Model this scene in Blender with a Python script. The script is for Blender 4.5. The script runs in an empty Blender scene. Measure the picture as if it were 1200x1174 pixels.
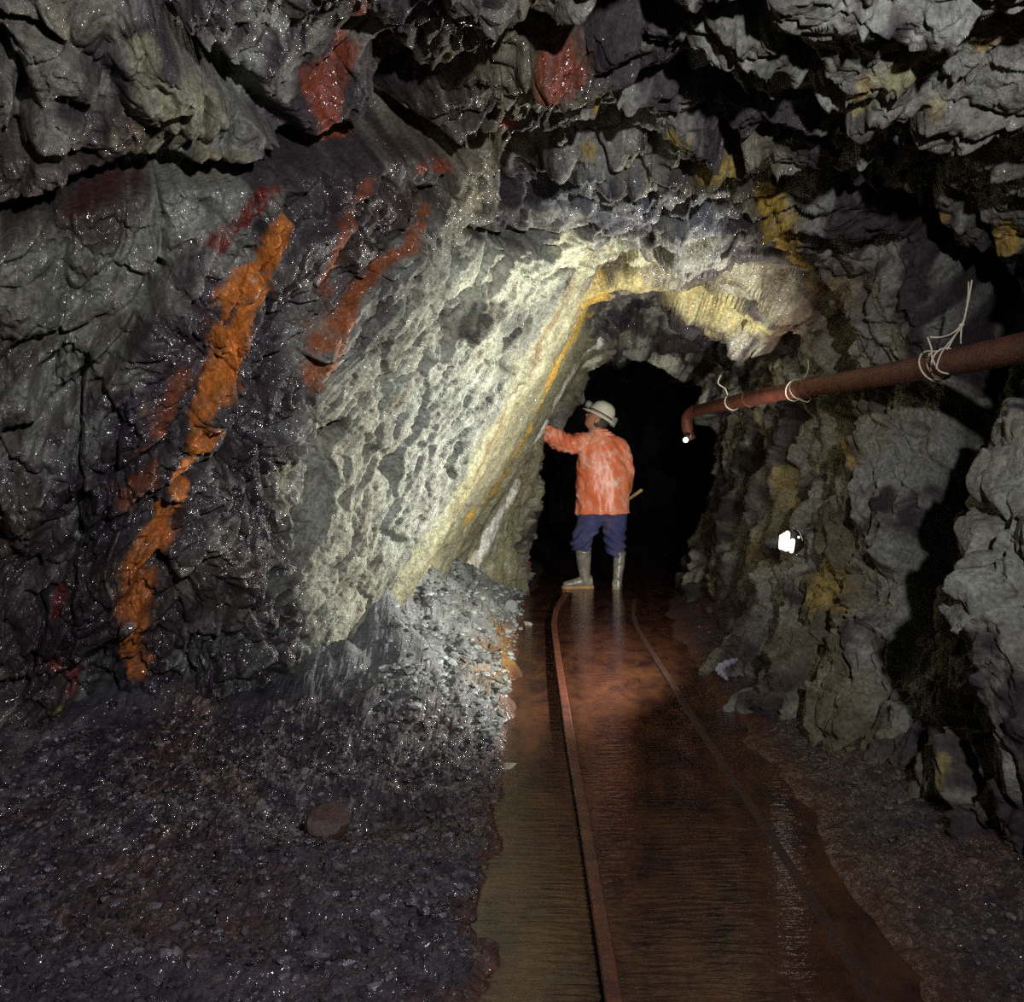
import bpy, bmesh, math, random
import numpy as np
from mathutils import Vector, Matrix
from mathutils.bvhtree import BVHTree

random.seed(7); rng = np.random.default_rng(7)
SC = bpy.context.scene
COL = SC.collection
F = 1091.0; CAMZ = 1.23; HX, HY = 600.0, 535.0      # focal length in px, lens height, horizon

def at(px, py, y):
    return Vector(((px-HX)/F*y, y, CAMZ+(HY-py)/F*y))

def srgb(c):
    return tuple((v/255/12.92 if v/255 <= .04045 else ((v/255+.055)/1.055)**2.4) for v in c)

# ------------------------------------------------------------------ noise
def _h(ix, iy, iz, s):
    h = (ix.astype(np.uint32)*np.uint32(374761393) + iy.astype(np.uint32)*np.uint32(668265263)
         + iz.astype(np.uint32)*np.uint32(2246822519) + np.uint32((s*3266489917) & 0xffffffff))
    h = (h ^ (h >> np.uint32(13)))*np.uint32(1274126177)
    h = (h ^ (h >> np.uint32(16)))*np.uint32(2654435761)
    return h ^ (h >> np.uint32(15))
def _f(h): return (h & np.uint32(0xffffff)).astype(np.float32)/np.float32(16777215.0)

def vnoise(p, s=0):
    i = np.floor(p).astype(np.int64); f = (p-i).astype(np.float32); f = f*f*f*(f*(f*6-15)+10)
    r = 0
    for dx in (0, 1):
        wx = f[:, 0] if dx else 1-f[:, 0]
        for dy in (0, 1):
            wy = f[:, 1] if dy else 1-f[:, 1]
            for dz in (0, 1):
                wz = f[:, 2] if dz else 1-f[:, 2]
                r = r + wx*wy*wz*_f(_h(i[:, 0]+dx+4096, i[:, 1]+dy+4096, i[:, 2]+dz+4096, s))
    return r*2-1
def fbm(p, o=4, s=0, g=.5):
    a = 1; r = 0; t = 0
    for k in range(o):
        r = r+a*vnoise(p*(2.03**k)+k*17.3, s+k); t += a; a *= g
    return r/t
def ridged(p, o=4, s=0):
    a = 1; r = 0; t = 0
    for k in range(o):
        r = r+a*(1-2*np.abs(vnoise(p*(2.1**k)+k*11.7, s+k))); t += a; a *= .5
    return r/t
def facets(p, s=0, tilt=1.0, off=.5, k=0.):
    """broken-rock displacement: every cell is a tilted flat face; returns height and edge distance (k>0 blends the steps)"""
    b = np.floor(p).astype(np.int64); n = len(p)
    d1 = np.full(n, 9e9, np.float32); d2 = d1.copy(); hh = np.zeros(n, np.float32); ww = np.zeros(n, np.float32)
    for dx in (-1, 0, 1):
        for dy in (-1, 0, 1):
            for dz in (-1, 0, 1):
                cx, cy, cz = b[:, 0]+dx, b[:, 1]+dy, b[:, 2]+dz
                h = _h(cx+4096, cy+4096, cz+4096, s)
                h2 = h*np.uint32(1664525)+np.uint32(1013904223); h2 ^= h2 >> np.uint32(14)
                h3 = h2*np.uint32(1664525)+np.uint32(1013904223); h3 ^= h3 >> np.uint32(14)
                ex = (p[:, 0]-cx-_f(h)).astype(np.float32); ey = (p[:, 1]-cy-_f(h2)).astype(np.float32); ez = (p[:, 2]-cz-_f(h3)).astype(np.float32)
                d = ex*ex+ey*ey+ez*ez
                t1 = _f(h ^ (h2 >> np.uint32(3)))-.5; t2 = _f(h2 ^ (h3 >> np.uint32(5)))-.5; t3 = _f(h3 ^ (h >> np.uint32(7)))-.5
                v = 2*tilt*(ex*t1+ey*t2+ez*t3)+off*(t1+t2+t3)
                m = d < d1
                d2 = np.where(m, d1, np.minimum(d2, d)); d1 = np.where(m, d, d1)
                if k > 0:
                    w = np.exp(-k*np.sqrt(d)); hh += w*v; ww += w
                else: hh = np.where(m, v, hh)
    return (hh/ww if k > 0 else hh), np.sqrt(d2)-np.sqrt(d1)
def sstep(a, b, x):
    t = np.clip((x-a)/(b-a), 0, 1); return t*t*(3-2*t)

# ------------------------------------------------------------------ objects
def link(name, mesh, parent=None):
    o = bpy.data.objects.new(name, mesh); COL.objects.link(o)
    if parent is not None: o.parent = parent
    return o
def tag(o, label=None, cat=None, group=None, kind=None):
    if label: o['label'] = label
    if cat: o['category'] = cat
    if group: o['group'] = group
    if kind: o['kind'] = kind
    return o
def empty(name, loc, label, cat, group=None):
    o = bpy.data.objects.new(name, None); COL.objects.link(o); o.location = loc
    o.empty_display_size = .1
    return tag(o, label, cat, group)
def grid_mesh(name, P, nu, nv, mat, attrs=None, flip=False):
    me = bpy.data.meshes.new(name)
    idx = np.arange(nu*nv).reshape(nv, nu)
    a, b, c, d = idx[:-1, :-1].ravel(), idx[:-1, 1:].ravel(), idx[1:, 1:].ravel(), idx[1:, :-1].ravel()
    q = np.stack([a, d, c, b] if flip else [a, b, c, d], 1).astype(np.int32)
    me.vertices.add(nu*nv); me.vertices.foreach_set('co', P.astype(np.float32).ravel())
    me.loops.add(q.size); me.loops.foreach_set('vertex_index', q.ravel())
    me.polygons.add(len(q)); me.polygons.foreach_set('loop_start', np.arange(0, q.size, 4, dtype=np.int32))
    me.polygons.foreach_set('use_smooth', np.ones(len(q), bool))
    me.update(calc_edges=True)
    if attrs:
        for k, v in attrs.items():
            if v.ndim == 2:
                at_ = me.attributes.new(k, 'FLOAT_COLOR', 'POINT')
                at_.data.foreach_set('color', np.concatenate([v, np.ones((len(v), 1))], 1).astype(np.float32).ravel())
            else:
                at_ = me.attributes.new(k, 'FLOAT', 'POINT'); at_.data.foreach_set('value', v.astype(np.float32))
    me.materials.append(mat)
    return me

# ------------------------------------------------------------------ materials
def mat(name, color=(.5, .5, .5), rough=.5, metal=0., spec=.5, coat=0.):
    m = bpy.data.materials.new(name); m.use_nodes = True
    b = m.node_tree.nodes['Principled BSDF']
    b.inputs['Base Color'].default_value = (*color, 1); b.inputs['Roughness'].default_value = rough
    b.inputs['Metallic'].default_value = metal; b.inputs['Specular IOR Level'].default_value = spec
    b.inputs['Coat Weight'].default_value = coat
    return m
class NT:
    def __init__(s, m): s.m = m; s.t = m.node_tree; s.b = s.t.nodes['Principled BSDF']; s.tc = None
    def n(s, k, **kw):
        x = s.t.nodes.new(k)
        for a, v in kw.items(): setattr(x, a, v)
        return x
    def l(s, a, b): s.t.links.new(a, b)
    def coord(s, scale=(1, 1, 1), rot=(0, 0, 0), kind='Object'):
        if s.tc is None: s.tc = s.n('ShaderNodeTexCoord')
        mp = s.n('ShaderNodeMapping'); mp.inputs['Scale'].default_value = scale; mp.inputs['Rotation'].default_value = rot
        s.l(s.tc.outputs[kind], mp.inputs['Vector']); return mp.outputs['Vector']
    def noise(s, vec, scale, detail=4, rough=.6, dist=0):
        x = s.n('ShaderNodeTexNoise'); x.inputs['Scale'].default_value = scale; x.inputs['Detail'].default_value = detail
        x.inputs['Roughness'].default_value = rough; x.inputs['Distortion'].default_value = dist
        s.l(vec, x.inputs['Vector']); return x.outputs['Fac']
    def vor(s, vec, scale, feat='F1'):
        x = s.n('ShaderNodeTexVoronoi', feature=feat); x.inputs['Scale'].default_value = scale
        s.l(vec, x.inputs['Vector']); return x.outputs['Distance']
    def ramp(s, fac, a, b, ca=0., cb=1.):
        x = s.n('ShaderNodeMapRange'); x.inputs['From Min'].default_value = a; x.inputs['From Max'].default_value = b
        x.inputs['To Min'].default_value = ca; x.inputs['To Max'].default_value = cb; s.l(fac, x.inputs['Value']); return x.outputs['Result']
    def mix(s, fac, a, b):
        x = s.n('ShaderNodeMix', data_type='RGBA')
        for v, i in ((fac, 0), (a, 6), (b, 7)):
            if isinstance(v, (int, float)): x.inputs[i].default_value = v
            elif isinstance(v, tuple): x.inputs[i].default_value = (*v, 1)
            else: s.l(v, x.inputs[i])
        return x.outputs[2]
    def math(s, op, a, b=None):
        x = s.n('ShaderNodeMath', operation=op)
        for v, i in ((a, 0), (b, 1)):
            if v is None: continue
            if isinstance(v, (int, float)): x.inputs[i].default_value = v
            else: s.l(v, x.inputs[i])
        return x.outputs[0]
    def bump(s, h, strength=.5, dist=.01, prev=None):
        x = s.n('ShaderNodeBump'); x.inputs['Strength'].default_value = strength; x.inputs['Distance'].default_value = dist
        s.l(h, x.inputs['Height'])
        if prev is not None: s.l(prev, x.inputs['Normal'])
        return x.outputs['Normal']

def rock_material(name, fine=1.0):
    m = mat(name, rough=.7); t = NT(m)
    a = t.n('ShaderNodeAttribute', attribute_name='Col'); w = t.n('ShaderNodeAttribute', attribute_name='Wet')
    o = t.coord()
    n1 = t.noise(o, 60, 5, .7); n2 = t.noise(o, 14, 4, .6, .6); n3 = t.noise(o, 220, 3, .6)
    k = t.math('MULTIPLY', t.ramp(n1, .3, .7, .45, 1.6), t.ramp(n2, .3, .7, .75, 1.25))
    vm = t.n('ShaderNodeVectorMath', operation='SCALE'); t.l(a.outputs['Color'], vm.inputs[0]); t.l(k, vm.inputs['Scale'])
    t.l(vm.outputs[0], t.b.inputs['Base Color'])
    wet = t.math('MULTIPLY', w.outputs['Fac'], t.ramp(n2, .36, .56, .3, 1.0))
    t.l(t.ramp(wet, 0, 1, .85, .35), t.b.inputs['Roughness'])
    t.l(t.ramp(wet, 0, 1, .15, .6), t.b.inputs['Specular IOR Level'])
    v = t.vor(t.coord((1, 1, 1), (.3, .5, .2)), 160, 'F1')
    b1 = t.bump(t.noise(o, 28, 4, .65), .6*fine, .012)
    b2 = t.bump(n1, .8*fine, .008, b1)
    b3 = t.bump(v, .3*fine, .004, b2); b4 = t.bump(n3, .6*fine, .003, b3)
    t.l(b4, t.b.inputs['Normal'])
    # the film of water on wet rock
    wf = t.bump(t.noise(o, 38, 1, .35, .5), 1.0, .024); t.l(wf, t.b.inputs['Coat Normal'])
    t.b.inputs['Coat Roughness'].default_value = .12; t.b.inputs['Coat IOR'].default_value = 1.45
    t.l(t.ramp(wet, .3, .7, 0., 1.), t.b.inputs['Coat Weight'])
    return m
M_ROCK = rock_material('wet_mine_rock')
M_FLOOR = rock_material('mine_muck', 1.2)

# ------------------------------------------------------------------ the tunnel's control net (metres)
# columns: right foot -> right wall -> ceiling -> left wall -> left foot ; rows: from behind the camera into the mine
R = []
def row(*pts): R.append(pts)
row((1.4,-3,-.4),(1.4,-3,0),(1.6,-3,.5),(1.7,-3,1.1),(1.6,-3,1.7),(1.4,-3,2.2),(.9,-3,2.6),(.2,-3,2.7),(-.5,-3,2.7),(-1.3,-3,2.5),(-2,-3,2),(-2.3,-3,1.3),(-2.4,-3,.6),(-2.4,-3,0),(-2.4,-3,-.4))
row((1.4,.5,-.4),(1.4,.5,0),(1.6,.5,.5),(1.7,.5,1.1),(1.8,.5,1.7),(1.6,.5,2.2),(.9,.5,2.6),(.2,.5,2.7),(-.5,.5,2.7),(-1.3,.5,2.5),(-2,.5,2),(-2.3,.7,1.3),(-2.4,.8,.6),(-2.4,.9,0),(-2.4,.9,-.4))
row((1.35,1.6,-.4),(1.35,1.6,0),(1.5,1.6,.5),(1.65,1.6,1.1),(1.9,1.6,1.7),(1.65,1.6,2.25),(.9,1.6,2.55),(.2,1.6,2.6),(-.5,1.6,2.6),(-1.1,1.7,2.5),(-1.9,1.8,2.05),(-2.3,2.1,1.3),(-2.45,2.3,.6),(-2.45,2.5,0),(-2.45,2.5,-.4))
row((1.3,2.4,-.4),(1.3,2.4,.1),(1.42,2.4,.5),(1.58,2.4,1.1),(1.86,2.4,1.7),(1.6,2.3,2.22),(.9,2.2,2.46),(.2,2.2,2.52),(-.45,2.2,2.55),(-1.0,2.3,2.5),(-1.72,2.5,2.1),(-2.2,2.9,1.3),(-2.4,3.2,.6),(-2.4,3.5,0),(-2.4,3.5,-.4))
row((1.3,3,-.4),(1.3,3,.1),(1.43,3,.5),(1.49,3,1.0),(1.78,3,1.6),(1.66,2.95,2.1),(1.0,2.75,2.35),(.35,2.65,2.45),(-.3,2.62,2.5),(-.9,2.7,2.4),(-1.47,2.9,1.9),(-1.75,3.3,1.2),(-1.85,3.6,.6),(-1.9,3.85,.05),(-1.9,3.85,-.4))
row((1.32,3.35,-.4),(1.32,3.35,.1),(1.68,3.4,.5),(2.1,3.42,1.1),(2.35,3.45,1.65),(1.95,3.45,2.1),(1.1,3.1,2.35),(.5,3.0,2.4),(-.05,2.95,2.45),(-.6,3.0,2.42),(-1.0,3.15,1.87),(-1.2,3.5,1.2),(-1.28,3.72,.6),(-1.3,3.92,.05),(-1.3,3.92,-.4))
row((1.25,4,-.4),(1.25,4,.1),(1.48,4.05,.5),(1.6,4.1,1.1),(1.78,4.1,1.7),(1.62,3.9,2.1),(1.1,3.6,2.3),(.65,3.5,2.35),(.25,3.55,2.38),(-.12,3.6,2.36),(-.52,3.72,1.85),(-.82,3.9,1.2),(-.95,4.02,.6),(-.95,4.1,.05),(-.95,4.1,-.4))
row((1.25,4.7,-.4),(1.25,4.7,.05),(1.42,4.7,.5),(1.56,4.7,1.1),(1.75,4.7,1.65),(1.6,4.65,2.05),(1.25,4.5,2.25),(.9,4.4,2.32),(.62,4.45,2.3),(.38,4.55,2.2),(.08,4.5,1.7),(-.26,4.5,1.1),(-.6,4.5,.5),(-.8,4.5,.1),(-.8,4.5,-.4))
row((1.3,5.6,-.4),(1.3,5.6,0),(1.46,5.6,.5),(1.6,5.6,1.1),(1.75,5.6,1.6),(1.65,5.6,1.95),(1.35,5.5,2.15),(1.0,5.4,2.25),(.74,5.4,2.26),(.47,5.5,2.2),(.17,5.5,1.7),(-.17,5.5,1.1),(-.52,5.5,.5),(-.65,5.5,.05),(-.65,5.5,-.4))
row((1.4,6.5,-.4),(1.4,6.5,0),(1.56,6.5,.5),(1.7,6.5,1.1),(1.8,6.5,1.6),(1.75,6.5,1.9),(1.45,6.35,2.14),(1.1,6.25,2.27),(.83,6.25,2.28),(.56,6.4,2.2),(.26,6.5,1.7),(-.08,6.5,1.1),(-.42,6.5,.5),(-.5,6.5,.05),(-.5,6.5,-.4))
row((1.5,7.5,-.4),(1.5,7.5,0),(1.68,7.5,.5),(1.82,7.5,1.1),(1.9,7.5,1.6),(1.86,7.4,1.95),(1.5,7.2,2.42),(1.12,7.1,2.55),(.88,7.1,2.5),(.66,7.4,2.25),(.36,7.5,1.7),(.02,7.4,1.1),(-.36,7.2,.5),(-.4,7.2,.05),(-.4,7.2,-.4))
row((1.6,8.3,-.4),(1.6,8.3,0),(1.78,8.3,.5),(1.9,8.3,1.1),(1.93,8.3,1.55),(1.85,8.3,1.85),(1.55,8.2,2.2),(1.15,8.1,2.3),(.85,8.1,2.3),(.72,8.25,2.12),(.36,8.25,1.68),(.11,8.1,1.1),(-.02,7.9,.5),(0,7.9,.03),(0,7.9,-.4))
row((1.72,8.9,-.4),(1.72,8.9,0),(1.85,8.9,.5),(1.94,8.9,1.1),(1.93,8.9,1.5),(1.76,8.85,1.9),(1.5,8.8,2.07),(1.1,8.8,2.12),(.82,8.85,2.07),(.62,8.85,1.95),(.40,8.8,1.6),(.27,8.8,1.1),(.22,8.7,.5),(.16,8.6,.03),(.16,8.6,-.4))
row((2.1,9.5,-.4),(2.1,9.5,0),(2.3,9.5,.5),(2.4,9.5,1.1),(2.4,9.5,1.6),(2.2,9.4,2.1),(1.7,9.3,2.5),(1.1,9.3,2.6),(.6,9.3,2.55),(.1,9.3,2.35),(-.3,9.2,1.7),(-.4,9.15,1.1),(-.35,9.1,.5),(-.2,9.0,.03),(-.2,9.0,-.4))  # invented widening from here on, so light dies away to black
row((2.8,11.5,-.4),(2.8,11.5,0),(3,11.5,.5),(3.1,11.5,1.1),(3,11.5,1.7),(2.7,11.5,2.2),(2,11.5,2.8),(1.2,11.5,3),(.3,11.5,2.9),(-.5,11.5,2.6),(-1,11.5,2),(-1.1,11.5,1.2),(-1.1,11.5,.6),(-1,11.5,.03),(-1,11.5,-.4))
row((3.8,16,-.4),(3.8,16,0),(4,16,.5),(4.1,16,1.1),(4,16,1.7),(3.7,16,2.2),(3,16,2.8),(2.2,16,3),(1.3,16,2.9),(.5,16,2.6),(0,16,2),(-.1,16,1.2),(-.1,16,.6),(0,16,.03),(0,16,-.4))
row((6.8,21,-.4),(6.8,21,0),(7,21,.5),(7.1,21,1.1),(7,21,1.7),(6.7,21,2.2),(6,21,2.8),(5.2,21,3),(4.3,21,2.9),(3.5,21,2.6),(3,21,2),(2.9,21,1.2),(2.9,21,.6),(3,21,.03),(3,21,-.4))
CP = np.array(R, float)                                  # rows, cols, 3
NR, NC = CP.shape[:2]
def pix(P):
    y = np.maximum(P[..., 1], .05)
    return np.stack([HX+F*P[..., 0]/y, HY-F*(P[..., 2]-CAMZ)/y], -1)
PX = pix(CP)
infr = (PX[..., 0] > -150) & (PX[..., 0] < 1350) & (PX[..., 1] > -150) & (PX[..., 1] < 1300) & (CP[..., 1] > 1.2)
def counts(axis, step, lo, hi):
    d = np.linalg.norm(np.diff(PX, axis=axis), axis=2)
    ok = (infr[1:] | infr[:-1]) if axis == 0 else (infr[:, 1:] | infr[:, :-1])
    d = np.where(ok, np.minimum(d, 420), 0)
    return [int(np.clip(np.sort(x)[-3:].mean()/step, lo, hi)) for x in (d if axis == 0 else d.T)]
STEP = 1.7
cv = counts(0, STEP, 12, 200); cu = counts(1, STEP, 20, 190)
def params(cs):
    return np.concatenate([np.arange(c)/c+i for i, c in enumerate(cs)]+[[len(cs)]])
U, V = params(cu), params(cv)
def cr(t, n):
    """Catmull-Rom weights on integer knots"""
    i = np.minimum(t.astype(int), n-2); f = t-i
    W = np.zeros((len(t), n)); r = np.arange(len(t))
    ws = (-.5*f+f*f-.5*f**3, 1-2.5*f*f+1.5*f**3, .5*f+2*f*f-1.5*f**3, -.5*f*f+.5*f**3)
    for k, w in zip((-1, 0, 1, 2), ws): np.add.at(W, (r, np.clip(i+k, 0, n-1)), w)
    return W
def net(V_, U_): return np.einsum('vr,rcx,uc->vux', cr(V_, NR), CP, cr(U_, NC))
S0 = net(V, U); nv, nu = S0.shape[:2]
print('tunnel grid', nv, nu, nv*nu)
du = np.gradient(S0, axis=1); dv = np.gradient(S0, axis=0)
NN = np.cross(du, dv); NN /= np.linalg.norm(NN, axis=2, keepdims=True)+1e-9
c0 = np.array([.3, 0, 1.2])                              # make normals point into the tunnel
mid = nv//2; s_ = np.sign(np.sum(NN[mid]*(np.array([.7, S0[mid, nu//2, 1], 1.2])-S0[mid])))
NN *= s_
P = S0.reshape(-1, 3).copy(); N = NN.reshape(-1, 3)

# coarse copy for finding where a feature seen from the camera lies on the rock
Uc, Vc = params([6]*(NC-1)), params([8]*(NR-1)); Sc = net(Vc, Uc); a_, b_ = Sc.shape[:2]
ii = np.arange(a_*b_).reshape(a_, b_)
quads = np.stack([ii[:-1, :-1], ii[:-1, 1:], ii[1:, 1:], ii[1:, :-1]], -1).reshape(-1, 4).tolist()
BV = BVHTree.FromPolygons([tuple(p) for p in Sc.reshape(-1, 3)], quads)
def hit(px, py):
    d = Vector(((px-HX)/F, 1, (HY-py)/F)).normalized()
    h = BV.ray_cast(Vector((0, 0, CAMZ)), d)
    return h[0] if h[0] is not None else None
def stroke3(pts):
    out = []
    for (px, py, r) in pts:
        h = hit(px, py)
        if h is not None: out.append((h.x, h.y, h.z, r*h.y/F))
    return np.array(out)
def sdist(Q, st):
    """distance to a 3-D polyline divided by its radius, and mask of points evaluated"""
    lo = (st[:, :3]-st[:, 3:]*2.2).min(0); hi = (st[:, :3]+st[:, 3:]*2.2).max(0)
    m = np.nonzero(((Q > lo) & (Q < hi)).all(1))[0]
    q = Q[m]; best = np.full(len(q), 9e9)
    if len(st) == 1: return m, np.linalg.norm(q-st[0, :3], axis=1)/st[0, 3]
    for a, b in zip(st[:-1], st[1:]):
        ab = b[:3]-a[:3]; L = max(ab@ab, 1e-9)
        t = np.clip((q-a[:3])@ab/L, 0, 1)
        best = np.minimum(best, np.linalg.norm(q-(a[:3]+t[:, None]*ab), axis=1)/(a[3]+t*(b[3]-a[3])))
    return m, best

# ---- noise fields, in axes aligned with the steep foliation of the rock
nrm = np.array([1, -.09, -.575]); nrm /= np.linalg.norm(nrm)
dip = np.array([.5, .05, .866]); dip -= nrm*(dip@nrm); dip /= np.linalg.norm(dip)
stk = np.cross(nrm, dip)
B3 = np.stack([nrm, dip, stk], 1)
def folia(p, sn=1.7, sd=.75, ss=1.0): return (p@B3)*np.array([sn, sd, ss])
warp = np.stack([fbm(P*2.2+k*31, 3, 50+k*7) for k in range(3)], 1)*.13
PW = P+warp
UU = np.broadcast_to(U[None, :], (nv, nu)).ravel(); VV = np.broadcast_to(V[:, None], (nv, nu)).ravel()
# the smooth fault plane on the left wall (rows 7..11, cols 9..13)
plane = sstep(6.9, 7.25, VV)*(1-sstep(11.0, 11.7, VV))*sstep(9.0, 9.4, UU)*(1-sstep(12.7, 13.2, UU))
face = sstep(5.7, 6.3, VV)*(1-sstep(6.9, 7.2, VV))*sstep(9.2, 9.8, UU)
ceilm = sstep(4.6, 5.4, UU)*(1-sstep(8.8, 9.6, UU))
lown = 1-.78*plane-.68*face
BL = B3*np.array([1.8, .75, 1.0])
cl = np.array([.80, -.60, .0]); cs = np.array([.60, .80, 0]); BCE = np.stack([cl*.75, cs*1.35, np.array([0, 0, .9])], 1)
rv = np.array([.12, .25, .96]); BRI = np.stack([np.array([1.0, 0, -.12]), np.array([0, 1.25, -.3]), rv*.62], 1)
def rockfield(Q, B, sd, k1, k2):
    q = Q@B
    h1, e1 = facets(q*1.6, sd+1, k=k1); h2, e2 = facets(q*4.0, sd+2, k=k2)
    h3, e3 = facets(q*9.5+fbm(Q*7, 2, sd+60)[:, None]*.5, sd+3, k=32); h4, e4 = facets(q*23, sd+4)
    return h1, e1, h2, e2, h3, e3, h4
wl = sstep(8.6, 9.6, UU); wr_ = 1-sstep(4.5, 5.3, UU); wc = np.clip(1-wl-wr_, 0, 1)
big = fbm(P*.9, 3, 80)
fz = 1-.75*sstep(6.2, 7.2, VV)*ceilm
D = big*.10*lown+fbm(P*30, 3, 90)*.005*fz+fbm(P*8, 3, 91)*.012*(lown+.1)
for wgt, B, sd, k1, k2, am in ((wl, BL, 0, 30, 34, (.13, .080, .034, .014, .05, .03)), (wc, BCE, 30, 20, 22, (.15, .095, .042, .015, .045, .026)), (wr_, BRI, 60, 24, 24, (.15, .090, .034, .012, .05, .03))):
    m = np.nonzero(wgt > 0)[0]; h1, e1, h2, e2, h3, e3, h4 = rockfield(PW[m], B, sd, k1, k2); ln = lown[m]
    D[m] += wgt[m]*(am[0]*h1*ln+am[1]*h2*ln+am[2]*h3*(ln*.9+.1)*fz[m]+am[3]*h4*(ln*.7+.3)*fz[m]
        - am[4]*np.exp(-(e1/.05)**2)*ln-am[5]*np.exp(-(e2/.055)**2)*ln-.008*np.exp(-(e3/.07)**2)*ln)
# slickenside striations along the dip on the fault plane
sp = P@B3
st_ = fbm(np.stack([sp[:, 0]*3, sp[:, 1]*1.2, sp[:, 2]*9], 1), 4, 120)
st2 = fbm(np.stack([sp[:, 0]*6, sp[:, 1]*2.5, sp[:, 2]*40], 1), 3, 130)
D += plane*(st_*.035+st2*.008)

wob = 1+.38*fbm(P*9, 3, 200)+.16*fbm(P*40, 2, 210)
# ---- crevices (+, cut into the rock) and slabs (-, standing proud); (px, py, radius px) as read off the photograph, depth m
CREV = [
 (.12,[(380,186,12),(450,168,18),(520,176,16),(575,186,12)]),
 (.12,[(0,60,6),(30,120,8),(20,170,6)]),
 (.20,[(-30,275,13),(80,240,13),(150,224,14),(230,214,13),(300,205,13),(360,190,12),(430,172,16),(500,182,13),(560,187,9)]),
 (.17,[(205,50,9),(240,85,12),(290,115,13),(330,150,12),(370,180,11)]),
 (.10,[(-20,32,6),(40,48,7),(70,60,5)]),
 (.08,[(0,172,8),(60,183,8),(110,197,7)]),
 (.18,[(455,95,14),(482,130,24),(470,170,20)]),
 (.08,[(190,325,6),(160,380,8),(110,440,8),(60,490,8),(-20,525,8)]),
 (.05,[(300,300,5),(250,420,6),(180,520,8),(60,610,10),(20,700,12)]),
 (.18,[(590,135,14),(640,158,20),(700,165,14),(750,165,12)]),
 (.14,[(613,180,14),(618,240,14)]),
 (.22,[(740,0,14),(800,22,22),(880,8,18)]),
 (.13,[(930,15,9),(950,55,10),(985,76,10)]),
 (.17,[(760,118,9),(840,127,12),(900,118,13),(940,112,9)]),
 (.17,[(852,150,8),(860,182,12),(900,192,12),(950,190,12),(990,175,10),(1012,158,5)]),
 (.17,[(935,212,7),(990,233,11),(1030,240,11),(1060,262,10),(1090,280,12)]),
 (.34,[(1080,295,14),(1112,320,24),(1140,350,28),(1150,395,28)]),
 (.22,[(1150,440,16),(1132,520,16),(1105,600,16),(1082,660,20),(1100,750,15),(1122,850,10),(1118,920,8)]),
 (.05,[(1000,165,4),(1060,122,5),(1090,95,4)]),
 (.07,[(1030,175,4),(1090,205,5),(1130,245,6),(1170,300,5)]),
 (.09,[(690,190,5),(760,203,7),(820,222,5)]),
 (.06,[(885,325,4),(930,350,4),(980,365,3)]),
 (.09,[(905,640,7),(900,720,8),(915,800,8)]),
 (.05,[(955,640,4),(975,670,5),(990,720,4),(995,790,3)]),
 (.10,[(880,470,8),(880,560,9),(868,640,10),(856,750,10)]),
 (.05,[(960,470,4),(1010,500,5),(1080,505,5)]),
 (.04,[(1150,560,4),(1175,620,5),(1165,660,4)]),
 (.04,[(520,368,3),(526,395,3),(515,418,3)]),
 (.03,[(532,520,4),(520,545,3),(528,556,3)]),
 (.06,[(560,275,4),(600,290,5),(640,285,4)]),
 (.05,[(700,255,4),(760,265,5),(820,262,5),(870,280,5)]),
 (.06,[(755,62,5),(800,78,6),(870,70,5)]),
 (.05,[(1045,40,4),(1100,20,4)]),
 (.05,[(1100,165,5),(1150,180,6),(1200,175,5)]),
]
SLAB = [
 (.08,[(175,60,35),(195,120,38),(240,140,35)]), (.06,[(55,150,26),(80,155,20)]), (.05,[(240,195,16),(300,190,14)]),
 (.05,[(40,340,60),(110,380,55)]), (.09,[(1165,540,22),(1150,640,30),(1180,720,40)]), (.06,[(965,610,25),(985,680,32),(1010,760,30)]),
 (.05,[(560,375,24)]), (.06,[(870,60,35)]), (.06,[(800,170,25),(850,165,20)]), (.05,[(1010,110,18),(1070,60,18)]),
 (.05,[(905,240,34)]), (.06,[(640,85,30)]), (.05,[(330,262,10),(285,350,20),(240,470,18)]), (.05,[(1190,300,25),(1185,340,20)]),
 (.05,[(20,600,40),(60,560,40)]), (.04,[(445,215,20),(420,300,24)]),
]
for dep, pts in CREV:
    s = stroke3(pts)
    if len(s) == 0: continue
    m, d = sdist(P, s); D[m] -= dep*1.25*np.exp(-(d*wob[m]*.78)**3)
for dep, pts in SLAB:
    s = stroke3(pts)
    if len(s) == 0: continue
    m, d = sdist(P, s); D[m] += dep*(1-sstep(.55, 1.25, d*wob[m]))
fade = sstep(-.5, 1.2, P[:, 1])
D = np.where(P[:, 1] < 1.2, D*(.4+.6*fade), D)
PD = P+N*D[:, None]

# ---- rock colours: minerals and stains, plus lamp light and far darkness put into the colour
def noisemix(p): return fbm(p, 4, 300)
cA, cB, cC = np.array(srgb((116, 115, 106))), np.array(srgb((54, 47, 47))), np.array(srgb((110, 102, 74)))
n1 = fbm(folia(P)*3, 4, 301); n2 = fbm(P*1.4, 3, 305); n3 = fbm(folia(P)*11, 3, 309)
k1 = sstep(-.15, .25, n1+.5*n3)[:, None]; k2 = sstep(.05, .5, n2+.3*n3)[:, None]
C = cB*(1-k1)+cA*k1; C = C*(1-k2*.6)+cC*k2*.6
W = .35+.3*sstep(-.1, .4, n2)
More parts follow.
